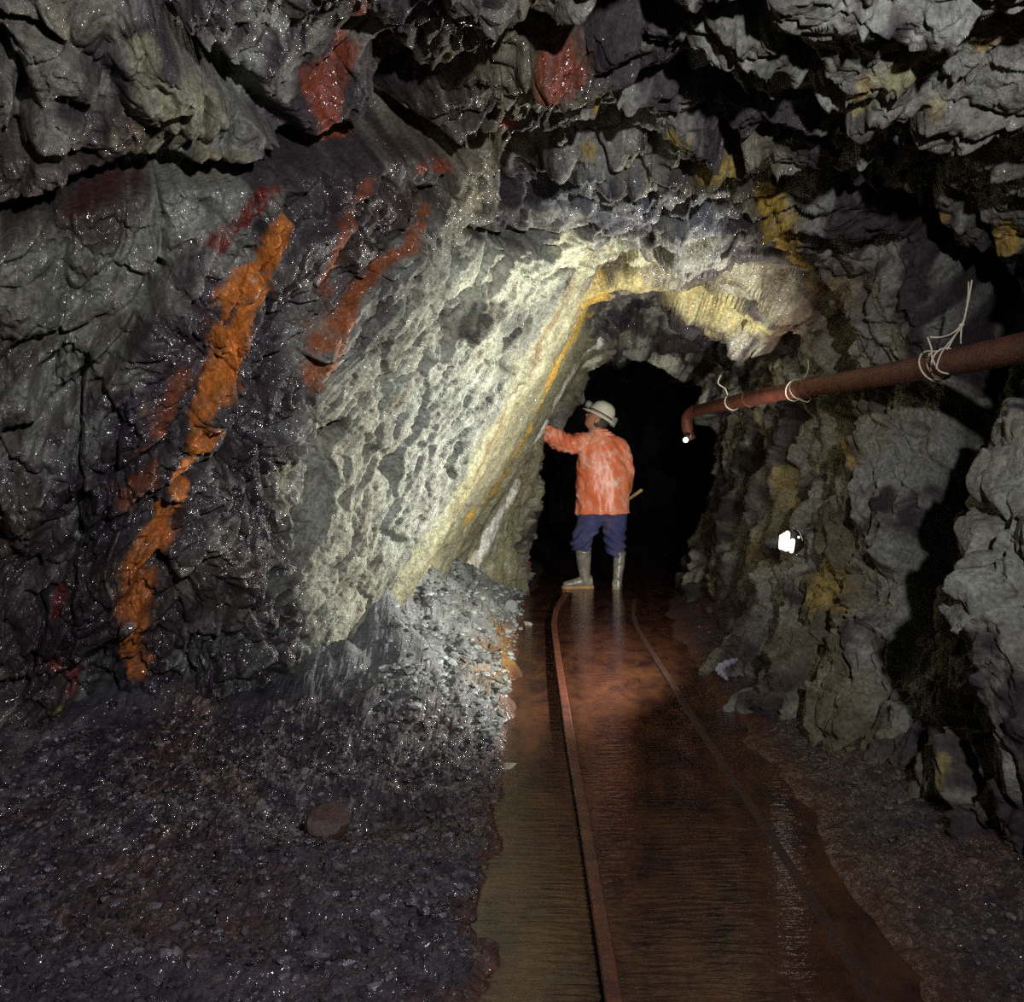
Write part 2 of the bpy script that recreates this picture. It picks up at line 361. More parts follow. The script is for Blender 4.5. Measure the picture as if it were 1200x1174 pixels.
# whole-wall tones
leftwet = sstep(9.0, 9.9, UU)*(1-sstep(5.6, 6.0, VV+.3*n1)); leftwet = np.maximum(leftwet, ceilm*(1-sstep(7.6, 8.6, UU)*0)*sstep(7.2, 8.2, UU)*(1-sstep(4.6, 5.2, VV)))
W = np.maximum(W, leftwet*.85)
kl = leftwet[:, None]*sstep(-.1, .25, n2+.6*n3)[:, None]; C = C*(1-kl*.75)+np.array(srgb((46, 33, 34)))*kl*.75
far = sstep(12.2, 12.9, VV)[:, None]; C = C*(1-far)+np.array(srgb((52, 44, 48)))*far  # rock past the portal coloured darker to keep the far tunnel black
W = np.where((UU < 5.2), W*.45, W)
Pg = PD.reshape(nv, nu, 3)[::4, ::4]; a_, b_ = Pg.shape[:2]; ii = np.arange(a_*b_).reshape(a_, b_)
BV = BVHTree.FromPolygons(Pg.reshape(-1, 3).tolist(), np.stack([ii[:-1, :-1], ii[:-1, 1:], ii[1:, 1:], ii[1:, :-1]], -1).reshape(-1, 4).tolist())
strk = fbm(folia(P, 3.2, .55, 2.2)*14, 4, 430)
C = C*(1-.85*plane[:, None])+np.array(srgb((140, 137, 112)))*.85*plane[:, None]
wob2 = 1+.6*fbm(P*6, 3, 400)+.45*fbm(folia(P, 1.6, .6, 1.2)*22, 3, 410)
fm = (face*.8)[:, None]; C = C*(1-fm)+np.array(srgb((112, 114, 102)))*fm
PAINT = [
 ((56,42,36),.8,.95,.6,[(440,50,50),(520,100,55),(470,170,35),(560,40,40)]), ((60,42,32),.8,.9,.6,[(470,240,35),(410,250,30),(420,330,28)]),
 ((50,38,40),.85,.95,.5,[(225,300,18),(240,370,24),(205,440,28),(150,520,30)]), ((60,46,42),.7,.9,.6,[(150,150,26),(110,250,26),(20,200,30)]),
 ((48,36,40),.8,.95,.6,[(330,350,24),(300,430,22)]),  # colour, strength, wetness, softness, points
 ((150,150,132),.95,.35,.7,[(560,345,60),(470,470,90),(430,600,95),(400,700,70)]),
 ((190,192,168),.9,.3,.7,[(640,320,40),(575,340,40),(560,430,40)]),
 ((165,168,155),.7,.4,.6,[(520,480,60),(480,620,50)]),
 ((66,62,54),.8,.3,.3,[(585,365,16),(555,385,14)]),
 ((72,66,56),.6,.3,.4,[(500,310,22),(490,350,16)]),
 ((80,78,66),.6,.3,.4,[(480,400,14),(460,430,10)]),
 ((80,78,66),.5,.3,.4,[(405,500,18)]),
 ((34,26,32),.85,.95,.6,[(340,470,22),(300,520,26),(300,620,40),(330,760,40),(240,800,60),(300,880,60)]),
 ((34,26,34),.85,.95,.6,[(180,470,35),(130,560,45),(90,640,60),(60,760,60),(160,860,80)]),
 ((44,34,34),.7,.9,.6,[(390,230,40),(440,250,40),(380,380,25)]),
 ((118,118,102),.8,.75,.5,[(40,330,60),(90,390,60),(190,270,22)]),
 ((120,118,92),.9,.35,.4,[(165,60,20),(190,110,34),(250,130,28),(180,170,25)]),
 ((116,112,86),.8,.3,.4,[(240,192,16),(285,188,16)]),
 ((105,100,80),.7,.7,.5,[(60,30,50),(110,20,30)]),
 ((100,96,84),.7,.7,.4,[(62,155,26)]),
 ((62,32,26),.85,.8,.5,[(165,150,12),(140,205,22),(90,245,18)]),
 ((186,106,34),.97,.45,.28,[(336,262,13),(312,300,17),(288,350,20),(264,410,24),(242,470,22),(234,520,15),(212,572,10),(186,612,8)]),
 ((176,98,32),.95,.7,.45,[(186,630,18),(164,660,20),(160,700,22),(152,745,17),(158,790,9)]),
 ((120,60,22),.7,.7,.5,[(215,440,14),(190,500,14),(150,590,12)]),
 ((140,76,34),.94,.6,.35,[(497,240,6),(482,288,9),(442,312,11),(415,348,15),(395,390,20),(368,432,12)]),
 ((126,62,26),.85,.7,.45,[(432,215,9),(412,270,15),(380,335,14)]),
 ((104,30,12),.94,.95,.35,[(318,222,9),(292,250,11),(258,285,12)]),
 ((122,50,16),.9,.95,.45,[(424,10,12),(405,62,13),(380,100,20),(385,145,14)]),
 ((196,96,30),.95,.8,.35,[(350,160,6),(372,158,9),(405,150,6)]),
 ((112,46,16),.94,.95,.4,[(655,60,20),(648,90,30),(640,120,16)]),
 ((150,60,30),.8,.8,.5,[(520,195,8),(490,200,6),(600,140,8)]),
 ((92,24,20),.9,.95,.4,[(72,690,9),(64,720,7)]),
 ((110,34,18),.9,.9,.4,[(62,770,7),(85,785,10),(82,812,7)]),
 ((136,122,42),.9,.5,.4,[(68,832,9)]),
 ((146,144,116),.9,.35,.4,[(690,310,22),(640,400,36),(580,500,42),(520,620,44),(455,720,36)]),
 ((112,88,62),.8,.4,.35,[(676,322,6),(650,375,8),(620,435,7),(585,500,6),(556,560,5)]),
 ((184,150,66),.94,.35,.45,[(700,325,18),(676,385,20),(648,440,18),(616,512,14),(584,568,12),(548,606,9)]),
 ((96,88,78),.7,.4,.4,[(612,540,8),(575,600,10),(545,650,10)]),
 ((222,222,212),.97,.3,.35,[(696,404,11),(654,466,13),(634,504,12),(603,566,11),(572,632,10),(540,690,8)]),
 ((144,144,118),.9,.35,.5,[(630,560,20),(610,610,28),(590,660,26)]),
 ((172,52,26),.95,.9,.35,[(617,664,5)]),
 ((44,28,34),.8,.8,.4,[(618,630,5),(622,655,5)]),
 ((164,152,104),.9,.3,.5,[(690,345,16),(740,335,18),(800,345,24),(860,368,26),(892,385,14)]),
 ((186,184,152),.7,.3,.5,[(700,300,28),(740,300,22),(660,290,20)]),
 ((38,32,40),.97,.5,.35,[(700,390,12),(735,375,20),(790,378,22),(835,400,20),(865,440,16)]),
 ((216,216,196),.97,.3,.35,[(690,424,10),(730,420,13),(780,428,14),(812,448,14),(824,468,8)]),  # portal arch, lamp brightness put into its pale colour
 ((84,66,50),.8,.3,.4,[(935,370,20),(920,395,20)]),
 ((158,128,46),.9,.3,.5,[(900,225,22),(912,255,24),(920,285,16),(945,312,10)]),
 ((150,128,56),.85,.3,.5,[(825,205,12),(868,208,10),(700,125,10),(690,175,7)]),
 ((146,124,58),.8,.3,.5,[(1000,110,8),(1020,95,9),(1000,130,6)]),
 ((128,124,82),.8,.3,.5,[(1150,35,20),(1100,60,20),(1050,90,16),(1010,120,12)]),
 ((150,124,54),.8,.3,.5,[(1190,20,14),(1150,50,10)]),
 ((150,124,54),.85,.3,.5,[(1095,125,9),(1110,155,8),(1060,180,5)]),
 ((154,126,54),.9,.3,.45,[(1185,262,15),(1180,290,16)]),
 ((140,110,50),.85,.3,.5,[(1085,250,9),(1105,255,8)]),
 ((120,120,104),.7,.3,.6,[(850,60,50),(940,30,40),(1000,60,40),(900,110,20)]),
 ((118,116,100),.6,.3,.6,[(1080,150,60),(1150,120,50),(1150,220,50)]),
 ((84,88,98),.7,.5,.6,[(660,220,40),(720,240,50),(790,260,50)]),
 ((140,118,66),.7,.3,.5,[(985,340,20),(1000,395,14),(950,320,16)]),
 ((92,76,62),.7,.3,.6,[(960,350,50),(1020,340,40)]),
 ((142,122,66),.9,.3,.45,[(965,668,18),(978,695,22),(950,700,14)]),
 ((150,120,62),.8,.3,.45,[(975,480,6),(988,520,8),(1000,545,6)]),
 ((128,124,106),.8,.3,.5,[(960,460,12),(970,495,10)]),
 ((126,112,70),.8,.3,.5,[(915,560,12),(925,590,10)]),
 ((120,110,64),.9,.3,.4,[(1105,890,8),(1098,925,10)]),
 ((112,112,100),.7,.35,.6,[(1160,600,40),(1180,700,60),(1190,450,30)]),
 ((128,130,112),.6,.35,.6,[(1190,390,20),(1180,470,20)]),
 ((60,50,58),.6,.4,.6,[(880,560,30),(860,680,40),(900,800,50)]),
]
for col, stg, wet, soft, pts in PAINT:
    s = stroke3(pts)
    if len(s) == 0: continue
    s[:, 3] *= 1.12
    m, d = sdist(PD, s); d = d*wob2[m]*(1-.25*strk[m])
    a = (stg*(1-sstep(1-soft, 1+soft*.6, d)))*(1-(.55 if stg < .95 else .45)*sstep(.0, .35, strk[m]))
    vcol = np.array(srgb(col))*(1+.7*strk[m][:, None]*np.array([.7, .9, .9])).clip(.3, 2)
    C[m] = C[m]*(1-a[:, None])+vcol*a[:, None]; W[m] = W[m]*(1-a)+wet*a
# streaks of darker and rusty mineral through everything, stronger on the fault plane
C *= (1+.22*fbm(folia(P, 2, .5, 1)*18, 3, 420))[:, None]
pl = plane[:, None]
C = C*(1-pl*(.35*sstep(.0, .5, st2)+.30*sstep(.1, .5, st_))[:, None])
C = C*(1-pl*.35*sstep(.05, .35, fbm(np.stack([sp[:, 0]*4, sp[:, 1]*1.5, sp[:, 2]*22], 1), 3, 140))[:, None]*np.array([.3, .5, 1]))
C = np.clip(C, .004, .9); W = np.clip(W, 0, 1)

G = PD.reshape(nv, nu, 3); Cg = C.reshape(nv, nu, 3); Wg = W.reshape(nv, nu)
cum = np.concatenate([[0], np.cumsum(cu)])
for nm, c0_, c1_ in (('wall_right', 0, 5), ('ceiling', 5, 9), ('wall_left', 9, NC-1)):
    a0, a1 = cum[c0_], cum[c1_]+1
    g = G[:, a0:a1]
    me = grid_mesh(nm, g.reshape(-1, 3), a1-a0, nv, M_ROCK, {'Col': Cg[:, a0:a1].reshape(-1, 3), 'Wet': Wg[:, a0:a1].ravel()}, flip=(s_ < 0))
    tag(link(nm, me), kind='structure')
# end walls
def endcap(nm, ring):
    me = bpy.data.meshes.new(nm); me.from_pydata([tuple(p) for p in ring], [], [tuple(range(len(ring)))])
    me.materials.append(M_DARK); tag(link(nm, me), kind='structure')
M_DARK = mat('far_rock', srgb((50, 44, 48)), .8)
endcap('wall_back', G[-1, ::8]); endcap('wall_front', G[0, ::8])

# ------------------------------------------------------------------ floor
def rail_x(y):      # centre of the left rail
    return np.interp(y, [0, 2.1, 3.1, 4.1, 5.5, 6.7, 7.3, 7.9, 8.6, 9.6, 12], [.20, .225, .24, .248, .272, .30, .345, .43, .57, .85, 1.7])
def edge_l(y):      # left edge of the water
    return np.interp(y, [0, 1.5, 2.1, 2.6, 3.0, 3.5, 4.2, 5, 5.8, 6.3, 7, 7.7, 8.2, 9, 12], [-.1, -.07, -.05, -.05, -.04, .0, .0, .02, .04, .07, .1, .13, .18, .25, .6])
def edge_r(y): return rail_x(y)+.60+np.interp(y, [0, 2.1, 5, 8, 12], [.10, .11, .16, .25, .6])
ys = [1.0]
while ys[-1] < 11: ys.append(ys[-1]+max(.005, ys[-1]**2/(F*CAMZ)*1.7))
ys = np.array([-3, -1, 0, .5]+ys+[12, 14, 17, 21.5])
xs = np.concatenate([np.linspace(-3, -1.6, 120, endpoint=False), np.linspace(-1.6, 1.7, 820, endpoint=False), np.linspace(1.7, 3, 40, endpoint=False), np.linspace(3, 7.5, 20)])
XX, YY = np.meshgrid(xs, ys); x = XX.ravel(); y = YY.ravel()
Q = np.stack([x, y, np.zeros_like(x)], 1)
el = edge_l(y)+.07*fbm(Q*4, 3, 500)+.02*fbm(Q*20, 2, 501); er = edge_r(y)+.08*fbm(Q*3+9, 3, 502)
dl = el-x; dr = x-er
heap = sstep(3.75, 4.5, y+.25*fbm(Q*2.5, 2, 505))*(1-sstep(7.3, 8.3, y))
heapz = heap*np.clip(dl, 0, .7)*.85*(.7+.4*fbm(Q*5, 2, 506))
bankz = .04*sstep(0, .12, dl)+.03*sstep(.1, 1.2, dl)+.10*sstep(3.3, 4.1, y)*sstep(.1, .6, dl)
rbank = .02*sstep(0, .1, dr)+.14*sstep(.05, .6, dr)
f1, g1 = facets(Q*np.array([1, 1, 1])*9, 21); f2, g2 = facets(Q*22+3, 22); f3, g3 = facets(Q*55+1, 23)
rub = (f1*.012+f2*.012+f3*.006+fbm(Q*6, 3, 510)*.03+fbm(Q*1.8, 2, 511)*.04)
dry = np.maximum(sstep(-.02, .1, dl), sstep(0, .3, dr)*.55)
z = -.035*(1-np.maximum(sstep(-.03, .05, dl), sstep(-.05, .06, dr)*.99))+heapz+bankz+rbank+rub*dry*(.9-.1*heap)
pool = lambda px, py, rx, ry: np.exp(-(((x-(px-600)*CAMZ/(py-HY)) / rx)**2+((y-F*CAMZ/(py-HY))/ry)**2)**2)
z -= .09*pool(400, 965, .32, .22)
# reddish silt shoals, mucky rubble and grey-blue talus
sil, dk, tal, och, rr = (np.array(srgb(c)) for c in ((70, 42, 28), (54, 48, 53), (128, 132, 130), (116, 84, 44), (66, 40, 34)))
nn = fbm(Q*3, 4, 520); nb = fbm(Q*25, 3, 521)
Cf = dk*(1+.5*nb)[:, None]
k = sstep(-.1, .35, nn+.3*nb)[:, None]*.7; Cf = Cf*(1-k)+rr*k
k = (heap*sstep(.03, .14, dl)*(.75+.5*nb))[:, None].clip(0, 1); Cf = Cf*(1-k)+tal*k
k = (heap*(1-sstep(.1, .26, dl+.1*nn))*sstep(-.1, .02, dl)*sstep(4.2, 4.8, y)*(1-sstep(5.9, 6.6, y)))[:, None]; Cf = Cf*(1-k)+och*k
k = ((1-sstep(.02, .09, dl))*(1-sstep(.02, .22, dr+.05*nn)))[:, None]; Cf = Cf*(1-k)+sil*k
Cf = np.clip(Cf, .004, .9)
Wf = np.clip(.75+.3*nn-.35*heap, .2, 1)
me = grid_mesh('floor', np.stack([x, y, z], 1), len(xs), len(ys), M_FLOOR, {'Col': Cf, 'Wet': Wf})
tag(link('floor', me), kind='structure')
FB = BVHTree.FromPolygons([tuple(p) for p in np.stack([x, y, z], 1).reshape(len(ys), len(xs), 3)[::3, ::3].reshape(-1, 3)],
    [(a, a+1, a+1+len(xs[::3]), a+len(xs[::3])) for r_ in range(len(ys[::3])-1) for a in range(r_*len(xs[::3]), (r_+1)*len(xs[::3])-1)])
def ground(px_, py_):
    h = FB.ray_cast(Vector((px_, py_, 1.0)), Vector((0, 0, -1)))
    return h[0].z if h[0] is not None else 0.

# ------------------------------------------------------------------ water
def water():
    m = mat('muddy_water', rough=.09, spec=.5); t = NT(m); m.node_tree.nodes['Principled BSDF'].inputs['IOR'].default_value = 1.33
    o = t.coord((2.2, 1.0, 1)); n = t.noise(o, 3.5, 5, .6, .4)
    c = t.mix(t.ramp(n, .35, .65), srgb((36, 21, 20)), srgb((74, 46, 29)))
    t.l(c, t.b.inputs['Base Color'])
    r1 = t.noise(t.coord((5, 26, 1)), 1.6, 3, .5, .3); r2 = t.noise(t.coord((30, 90, 1)), 1.2, 2, .5)
    b = t.bump(r1, .35, .012); b = t.bump(r2, .25, .003, b); t.l(b, t.b.inputs['Normal'])
    yw = np.linspace(.2, 12, 240); us = np.linspace(0, 1, 40)
    a = edge_l(yw)-.16; b2 = edge_r(yw)+.14
    Xw = a[:, None]+(b2-a)[:, None]*us[None, :]; Yw = np.repeat(yw[:, None], 40, 1)
    me = grid_mesh('water', np.stack([Xw, Yw, np.full_like(Xw, .0)], -1).reshape(-1, 3), 40, 240, m)
    o = link('water', me); tag(o, 'shallow red-brown muddy water flooding the track bed down the middle of the tunnel', 'water', kind='stuff')
water()

# ------------------------------------------------------------------ mesh helpers
def frames(pts):
    pts = [Vector(p) for p in pts]; out = []
    up = Vector((0, 0, 1))
    for i, p in enumerate(pts):
        t = (pts[min(i+1, len(pts)-1)]-pts[max(i-1, 0)]).normalized()
        if i == 0:
            u = up if abs(t.z) < .9 else Vector((1, 0, 0))
            n = (u-t*u.dot(t)).normalized()
        else:
            n = (n-t*n.dot(t)).normalized()
        out.append((p, t, n, t.cross(n)))
    return out
def tube(bm, pts, rad, seg=12, cap=True):
    fr = frames(pts); rings = []
    for i, (p, t, n, b) in enumerate(fr):
        r = rad[i] if hasattr(rad, '__len__') else rad
        rings.append([bm.verts.new(p+(n*math.cos(a)+b*math.sin(a))*r) for a in [2*math.pi*k/seg for k in range(seg)]])
    for r0, r1 in zip(rings[:-1], rings[1:]):
        for k in range(seg): bm.faces.new((r0[k], r0[(k+1) % seg], r1[(k+1) % seg], r1[k]))
    if cap: bm.faces.new(rings[0][::-1]); bm.faces.new(rings[-1])
def spline(pts, n=8):
    pts = [Vector(p) for p in pts]; out = []
    for i in range(len(pts)-1):
        p0, p1, p2, p3 = pts[max(i-1, 0)], pts[i], pts[i+1], pts[min(i+2, len(pts)-1)]
        for k in range(n):
            f = k/n
            out.append(p0*(-.5*f+f*f-.5*f**3)+p1*(1-2.5*f*f+1.5*f**3)+p2*(.5*f+2*f*f-1.5*f**3)+p3*(-.5*f*f+.5*f**3))
    return out+[pts[-1]]
def loft(bm, secs, seg=28, cap=True):
    """secs: (centre, x-axis half vector, y-axis half vector)"""
    rings = []
    for c, a, b in secs:
        c, a, b = Vector(c), Vector(a), Vector(b)
        rings.append([bm.verts.new(c+a*math.cos(t)+b*math.sin(t)) for t in [2*math.pi*k/seg for k in range(seg)]])
    for r0, r1 in zip(rings[:-1], rings[1:]):
        for k in range(seg): bm.faces.new((r0[k], r0[(k+1) % seg], r1[(k+1) % seg], r1[k]))
    if cap: bm.faces.new(rings[0][::-1]); bm.faces.new(rings[-1])
def finish(name, bm, m, parent=None, smooth=True, loc=None):
    bmesh.ops.recalc_face_normals(bm, faces=bm.faces[:])
    me = bpy.data.meshes.new(name); bm.to_mesh(me); bm.free()
    if smooth: me.polygons.foreach_set('use_smooth', [True]*len(me.polygons))
    me.materials.append(m)
    o = link(name, me, parent)
    if parent is not None and loc is None: o.matrix_parent_inverse = Matrix.Translation(parent.location).inverted()
    return o
def baked(o, *mods):
    for kind, kw in mods:
        md = o.modifiers.new(kind, kind)
        for k, v in kw.items(): setattr(md, k, v)
    dg = bpy.context.evaluated_depsgraph_get(); dg.update()
    me = bpy.data.meshes.new_from_object(o.evaluated_get(dg)); o.modifiers.clear()
    mats = [mm for mm in o.data.materials]; o.data = me; me.materials.clear()
    for mm in mats: me.materials.append(mm)
    me.polygons.foreach_set('use_smooth', [True]*len(me.polygons)); return o
def displace(o, fn):
    me = o.data; n = len(me.vertices); co = np.empty(n*3, np.float32); me.vertices.foreach_get('co', co); co = co.reshape(-1, 3)
    no = np.empty(n*3, np.float32); me.vertex_normals.foreach_get('vector', no); no = no.reshape(-1, 3)
    co = co+no*fn(co.astype(float))[:, None]; me.vertices.foreach_set('co', co.astype(np.float32).ravel()); me.update()

# ------------------------------------------------------------------ rails
def rust(name, c1, c2, rough=.75, sc=40):
    m = mat(name, rough=rough); t = NT(m); o = t.coord()
    n = t.noise(o, sc, 6, .7); n2 = t.noise(o, sc*.2, 3, .6)
    t.l(t.mix(t.ramp(t.math('ADD', n, n2), .75, 1.25), srgb(c1), srgb(c2)), t.b.inputs['Base Color'])
    t.l(t.bump(n, .8, .004), t.b.inputs['Normal']); return m
M_RAIL = rust('rusty_rail', (58, 28, 24), (104, 56, 34), .5)
def rail(off, label):
    prof = [(-.035, -.03), (.035, -.03), (.035, -.022), (.007, -.014), (.006, .018), (.019, .024), (.020, .036), (.016, .041), (-.016, .041), (-.020, .036), (-.019, .024), (-.006, .018), (-.007, -.014), (-.035, -.022)]
    yy = np.linspace(.2, 10.5, 200); bm = bmesh.new(); prev = None
    for i, yv in enumerate(yy):
        dx = float(rail_x(yv+.02)-rail_x(yv-.02))/.04; t = Vector((dx, 1, 0)).normalized(); nrm_ = Vector((t.y, -t.x, 0))
        c = Vector((float(rail_x(yv)), yv, -.05*float(sstep(8.1, 8.5, yv))))+nrm_*off
        ring = [bm.verts.new(c+nrm_*a+Vector((0, 0, b+.004*math.sin(yv*1.7+off*9)))) for a, b in prof]
        if prev:
            for k in range(len(ring)): bm.faces.new((prev[k], prev[(k+1) % len(ring)], ring[(k+1) % len(ring)], ring[k]))
        else: bm.faces.new(ring[::-1])
        prev = ring
    bm.faces.new(prev)
    o = finish('rail', bm, M_RAIL, smooth=False); tag(o, label, 'rail'); return o
rail(0, 'rusty track rail standing clear of the water, leading under the person')
rr_ = rail(.60, 'dark rusty track rail, nearly under water, on the side of the pipe and lamp')
rr_.location.z = -.037; rr_.data.materials[0] = rust('dark_rusty_rail', (36, 20, 18), (62, 34, 24), .6)

# ------------------------------------------------------------------ pipe
M_PIPE = rust('rusty_pipe', (66, 30, 26), (112, 56, 34), .6, 60)
pipe = empty('pipe', (1.6, 4.5, 1.6), 'long rusty red-brown pipe slung along the rock wall above the lamp', 'pipe')
def pipe_c(y): return Vector((1.585+.004*math.sin(y*2), y, 1.56+.012*(y-2)+.006*math.sin(y*1.3)))
bm = bmesh.new(); tube(bm, [pipe_c(v) for v in np.linspace(.4, 7.95, 90)], .048, 28); finish('pipe_run', bm, M_PIPE, pipe)
for yj in (4.95,):
    bm = bmesh.new(); tube(bm, [pipe_c(yj-.05), pipe_c(yj-.045), pipe_c(yj+.045), pipe_c(yj+.05)], [.049, .056, .056, .049], 28); finish('coupling', bm, M_PIPE, pipe)
e = pipe_c(7.95); bm = bmesh.new()
tube(bm, spline([e, e+Vector((-.03, .10, -.01)), e+Vector((-.06, .16, -.07)), e+Vector((-.05, .16, -.18)), e+Vector((-.02, .15, -.25))], 6), [.05]*18+[.042]*7, 20); finish('elbow', bm, M_PIPE, pipe)

M_WIRE = mat('pale_wire', srgb((196, 186, 160)), .5)
def hoop(bm, yv, r, tilt, lean=0., a0=0, a1=360, th=.0035):
    c = pipe_c(yv); pts = []
    for k in range(25):
        a = math.radians(a0+(a1-a0)*k/24)
        pts.append(c+Vector((math.cos(a)*r, lean*math.cos(a)+tilt*math.sin(a), math.sin(a)*r)))
    tube(bm, pts, th, 6, cap=False)
def on(px, py, y=3.7): return at(px, py, y)
w1 = bmesh.new(); y1 = 3.46
for dy, r, tl in ((0, .053, .02), (-.04, .056, -.02), (.05, .060, .03)): hoop(w1, y1+dy, r, tl, .02)
yk = 3.40
k0 = at(1127, 381, yk)
tube(w1, spline([at(1097, 432, yk-.08), at(1104, 412, yk-.06), k0, at(1134, 352, yk), at(1135, 330, yk+.02)], 6), .003, 6)
tube(w1, spline([at(1106, 416, yk), at(1120, 392, yk), k0+Vector((.003, 0, 0)), at(1135, 352, yk+.01), at(1139, 328, yk+.02)], 6), .003, 6)
tube(w1, spline([k0, at(1115, 391, yk), at(1102, 395, yk-.02), at(1090, 395, yk-.02)], 6), .003, 6)
tube(w1, spline([at(1087, 395, yk-.02), at(1092, 410, yk-.03), at(1092, 418, yk-.05), at(1100, 434, yk-.06), at(1112, 438, yk-.06)], 6), .003, 6)
tube(w1, spline([k0, at(1126, 395, yk), at(1126, 402, yk-.03)], 5), .003, 6)
tube(w1, spline([k0-Vector((.006, 0, .004)), k0+Vector((0, 0, .003)), k0+Vector((.006, 0, 0))], 3), .0065, 8)
o = finish('wire_tie', w1, M_WIRE); tag(o, 'tangled pale wire round the thick end of the pipe, loose ends sticking up', 'wire')
w2 = bmesh.new(); hoop(w2, 5.15, .054, .03, .03); hoop(w2, 5.2, .058, -.03, .02)
c = pipe_c(5.1); tube(w2, spline([c+Vector((.0, -.05, .054)), c+Vector((.03, -.03, .10)), c+Vector((.04, .0, .16))], 5), .003, 6)
tube(w2, spline([c+Vector((-.03, -.04, -.05)), c+Vector((.01, -.08, -.075)), c+Vector((.03, -.12, -.04))], 5), .003, 6)
tag(finish('wire_tie', w2, M_WIRE), 'thin pale wire loop round the middle of the pipe beside its coupling', 'wire')
w3 = bmesh.new(); hoop(w3, 6.72, .056, .03, .02, th=.005)
c = pipe_c(6.72); tube(w3, spline([c+Vector((-.03, 0, .05)), c+Vector((-.05, 0, .10)), c+Vector((-.10, 0, .14)), c+Vector((-.08, 0, .2))], 5), .004, 6)
tag(finish('wire_tie', w3, M_WIRE), 'pale wire tie with a frayed top on the far thin part of the pipe', 'wire')
w4 = bmesh.new(); hoop(w4, 6.2, .053, .02, 0, th=.005)
tag(finish('pipe_ring', w4, M_PIPE), 'plain rusty ring round the pipe between its two far wire ties', 'ring')

# ------------------------------------------------------------------ lamps
def emis(name, c, s):
    m = mat(name, c, .4); b = m.node_tree.nodes['Principled BSDF']
    b.inputs['Emission Color'].default_value = (*c, 1); b.inputs['Emission Strength'].default_value = s; return m
M_BULB = emis('lit_bulb', (1, .95, .85), 2.2); M_CASE = mat('dark_lamp_case', srgb((70, 66, 60)), .4, .6); M_CHROME = mat('chrome', srgb((200, 196, 186)), .15, 1.)
LY = 4.62
L0 = at(921, 634, LY)
lamp = empty('flash_lamp', L0, 'cluster of glaring white lamp tubes on the rock wall under the pipe', 'lamp')
def bulb(x0, y0, x1, y1, r, dy=0):
    bm = bmesh.new(); a, b = at(x0, y0, LY+dy), at(x1, y1, LY+dy)
    tube(bm, [a, a.lerp(b, .04), a.lerp(b, .12), a.lerp(b, .5), a.lerp(b, .88), a.lerp(b, .96), b], [r*.25, r*.7, r, r*1.05, r, r*.7, r*.25], 14)
    return finish('bulb', bm, M_BULB, lamp)
bulb(923, 622, 921, 646, .0135); bulb(916.5, 626, 915, 644, .012, .01); bulb(929.5, 631, 927, 648, .011, -.01)
bulb(919.5, 624, 918.5, 645, .012, .015)
bm = bmesh.new(); bmesh.ops.create_uvsphere(bm, u_segments=14, v_segments=8, radius=.006); bmesh.ops.translate(bm, verts=bm.verts, vec=at(936, 629.5, LY)); finish('bulb', bm, M_BULB, lamp)
bm = bmesh.new(); tube(bm, spline([at(929, 618, LY), at(935, 621, LY), at(939, 627, LY), at(941, 634, LY)], 6), .0035, 8); finish('rim', bm, M_CHROME, lamp)
bm = bmesh.new(); loft(bm, [(at(927, 626, LY+.05), (.012, 0, 0), (0, 0, .014)), (at(930, 632, LY+.045), (.035, 0, 0), (0, 0, .045)), (at(932, 634, LY+.09), (.045, 0, 0), (0, 0, .06)), (at(936, 636, LY+.16), (.03, 0, 0), (0, 0, .04))], 20); finish('housing', bm, M_CASE, lamp)
bm = bmesh.new(); tube(bm, spline([at(933, 650, LY), at(940, 652.5, LY), at(946, 654, LY)], 4), [.007, .007, .006, .006, .005, .005, .004, .003, .002], 8); finish('handle', bm, M_CHROME, lamp)
SL = at(803.5, 515.5, 8.0)
lamp2 = empty('hanging_lamp', SL, 'tiny bright bulb hanging under the elbow at the far end of the pipe', 'lamp')
bm = bmesh.new(); bmesh.ops.create_uvsphere(bm, u_segments=20, v_segments=14, radius=.024); bmesh.ops.translate(bm, verts=bm.verts, vec=SL); finish('bulb', bm, M_BULB, lamp2)
bm = bmesh.new(); tube(bm, [SL+Vector((.012, .01, .022)), SL+Vector((.03, .03, .05))], [.014, .018], 12); finish('socket', bm, M_CASE, lamp2)
bm = bmesh.new(); tube(bm, spline([SL+Vector((.03, .03, .05)), SL+Vector((.055, .06, .03)), SL+Vector((.05, .1, .14))], 6), .004, 6); finish('cord', bm, M_WIRE, lamp2)

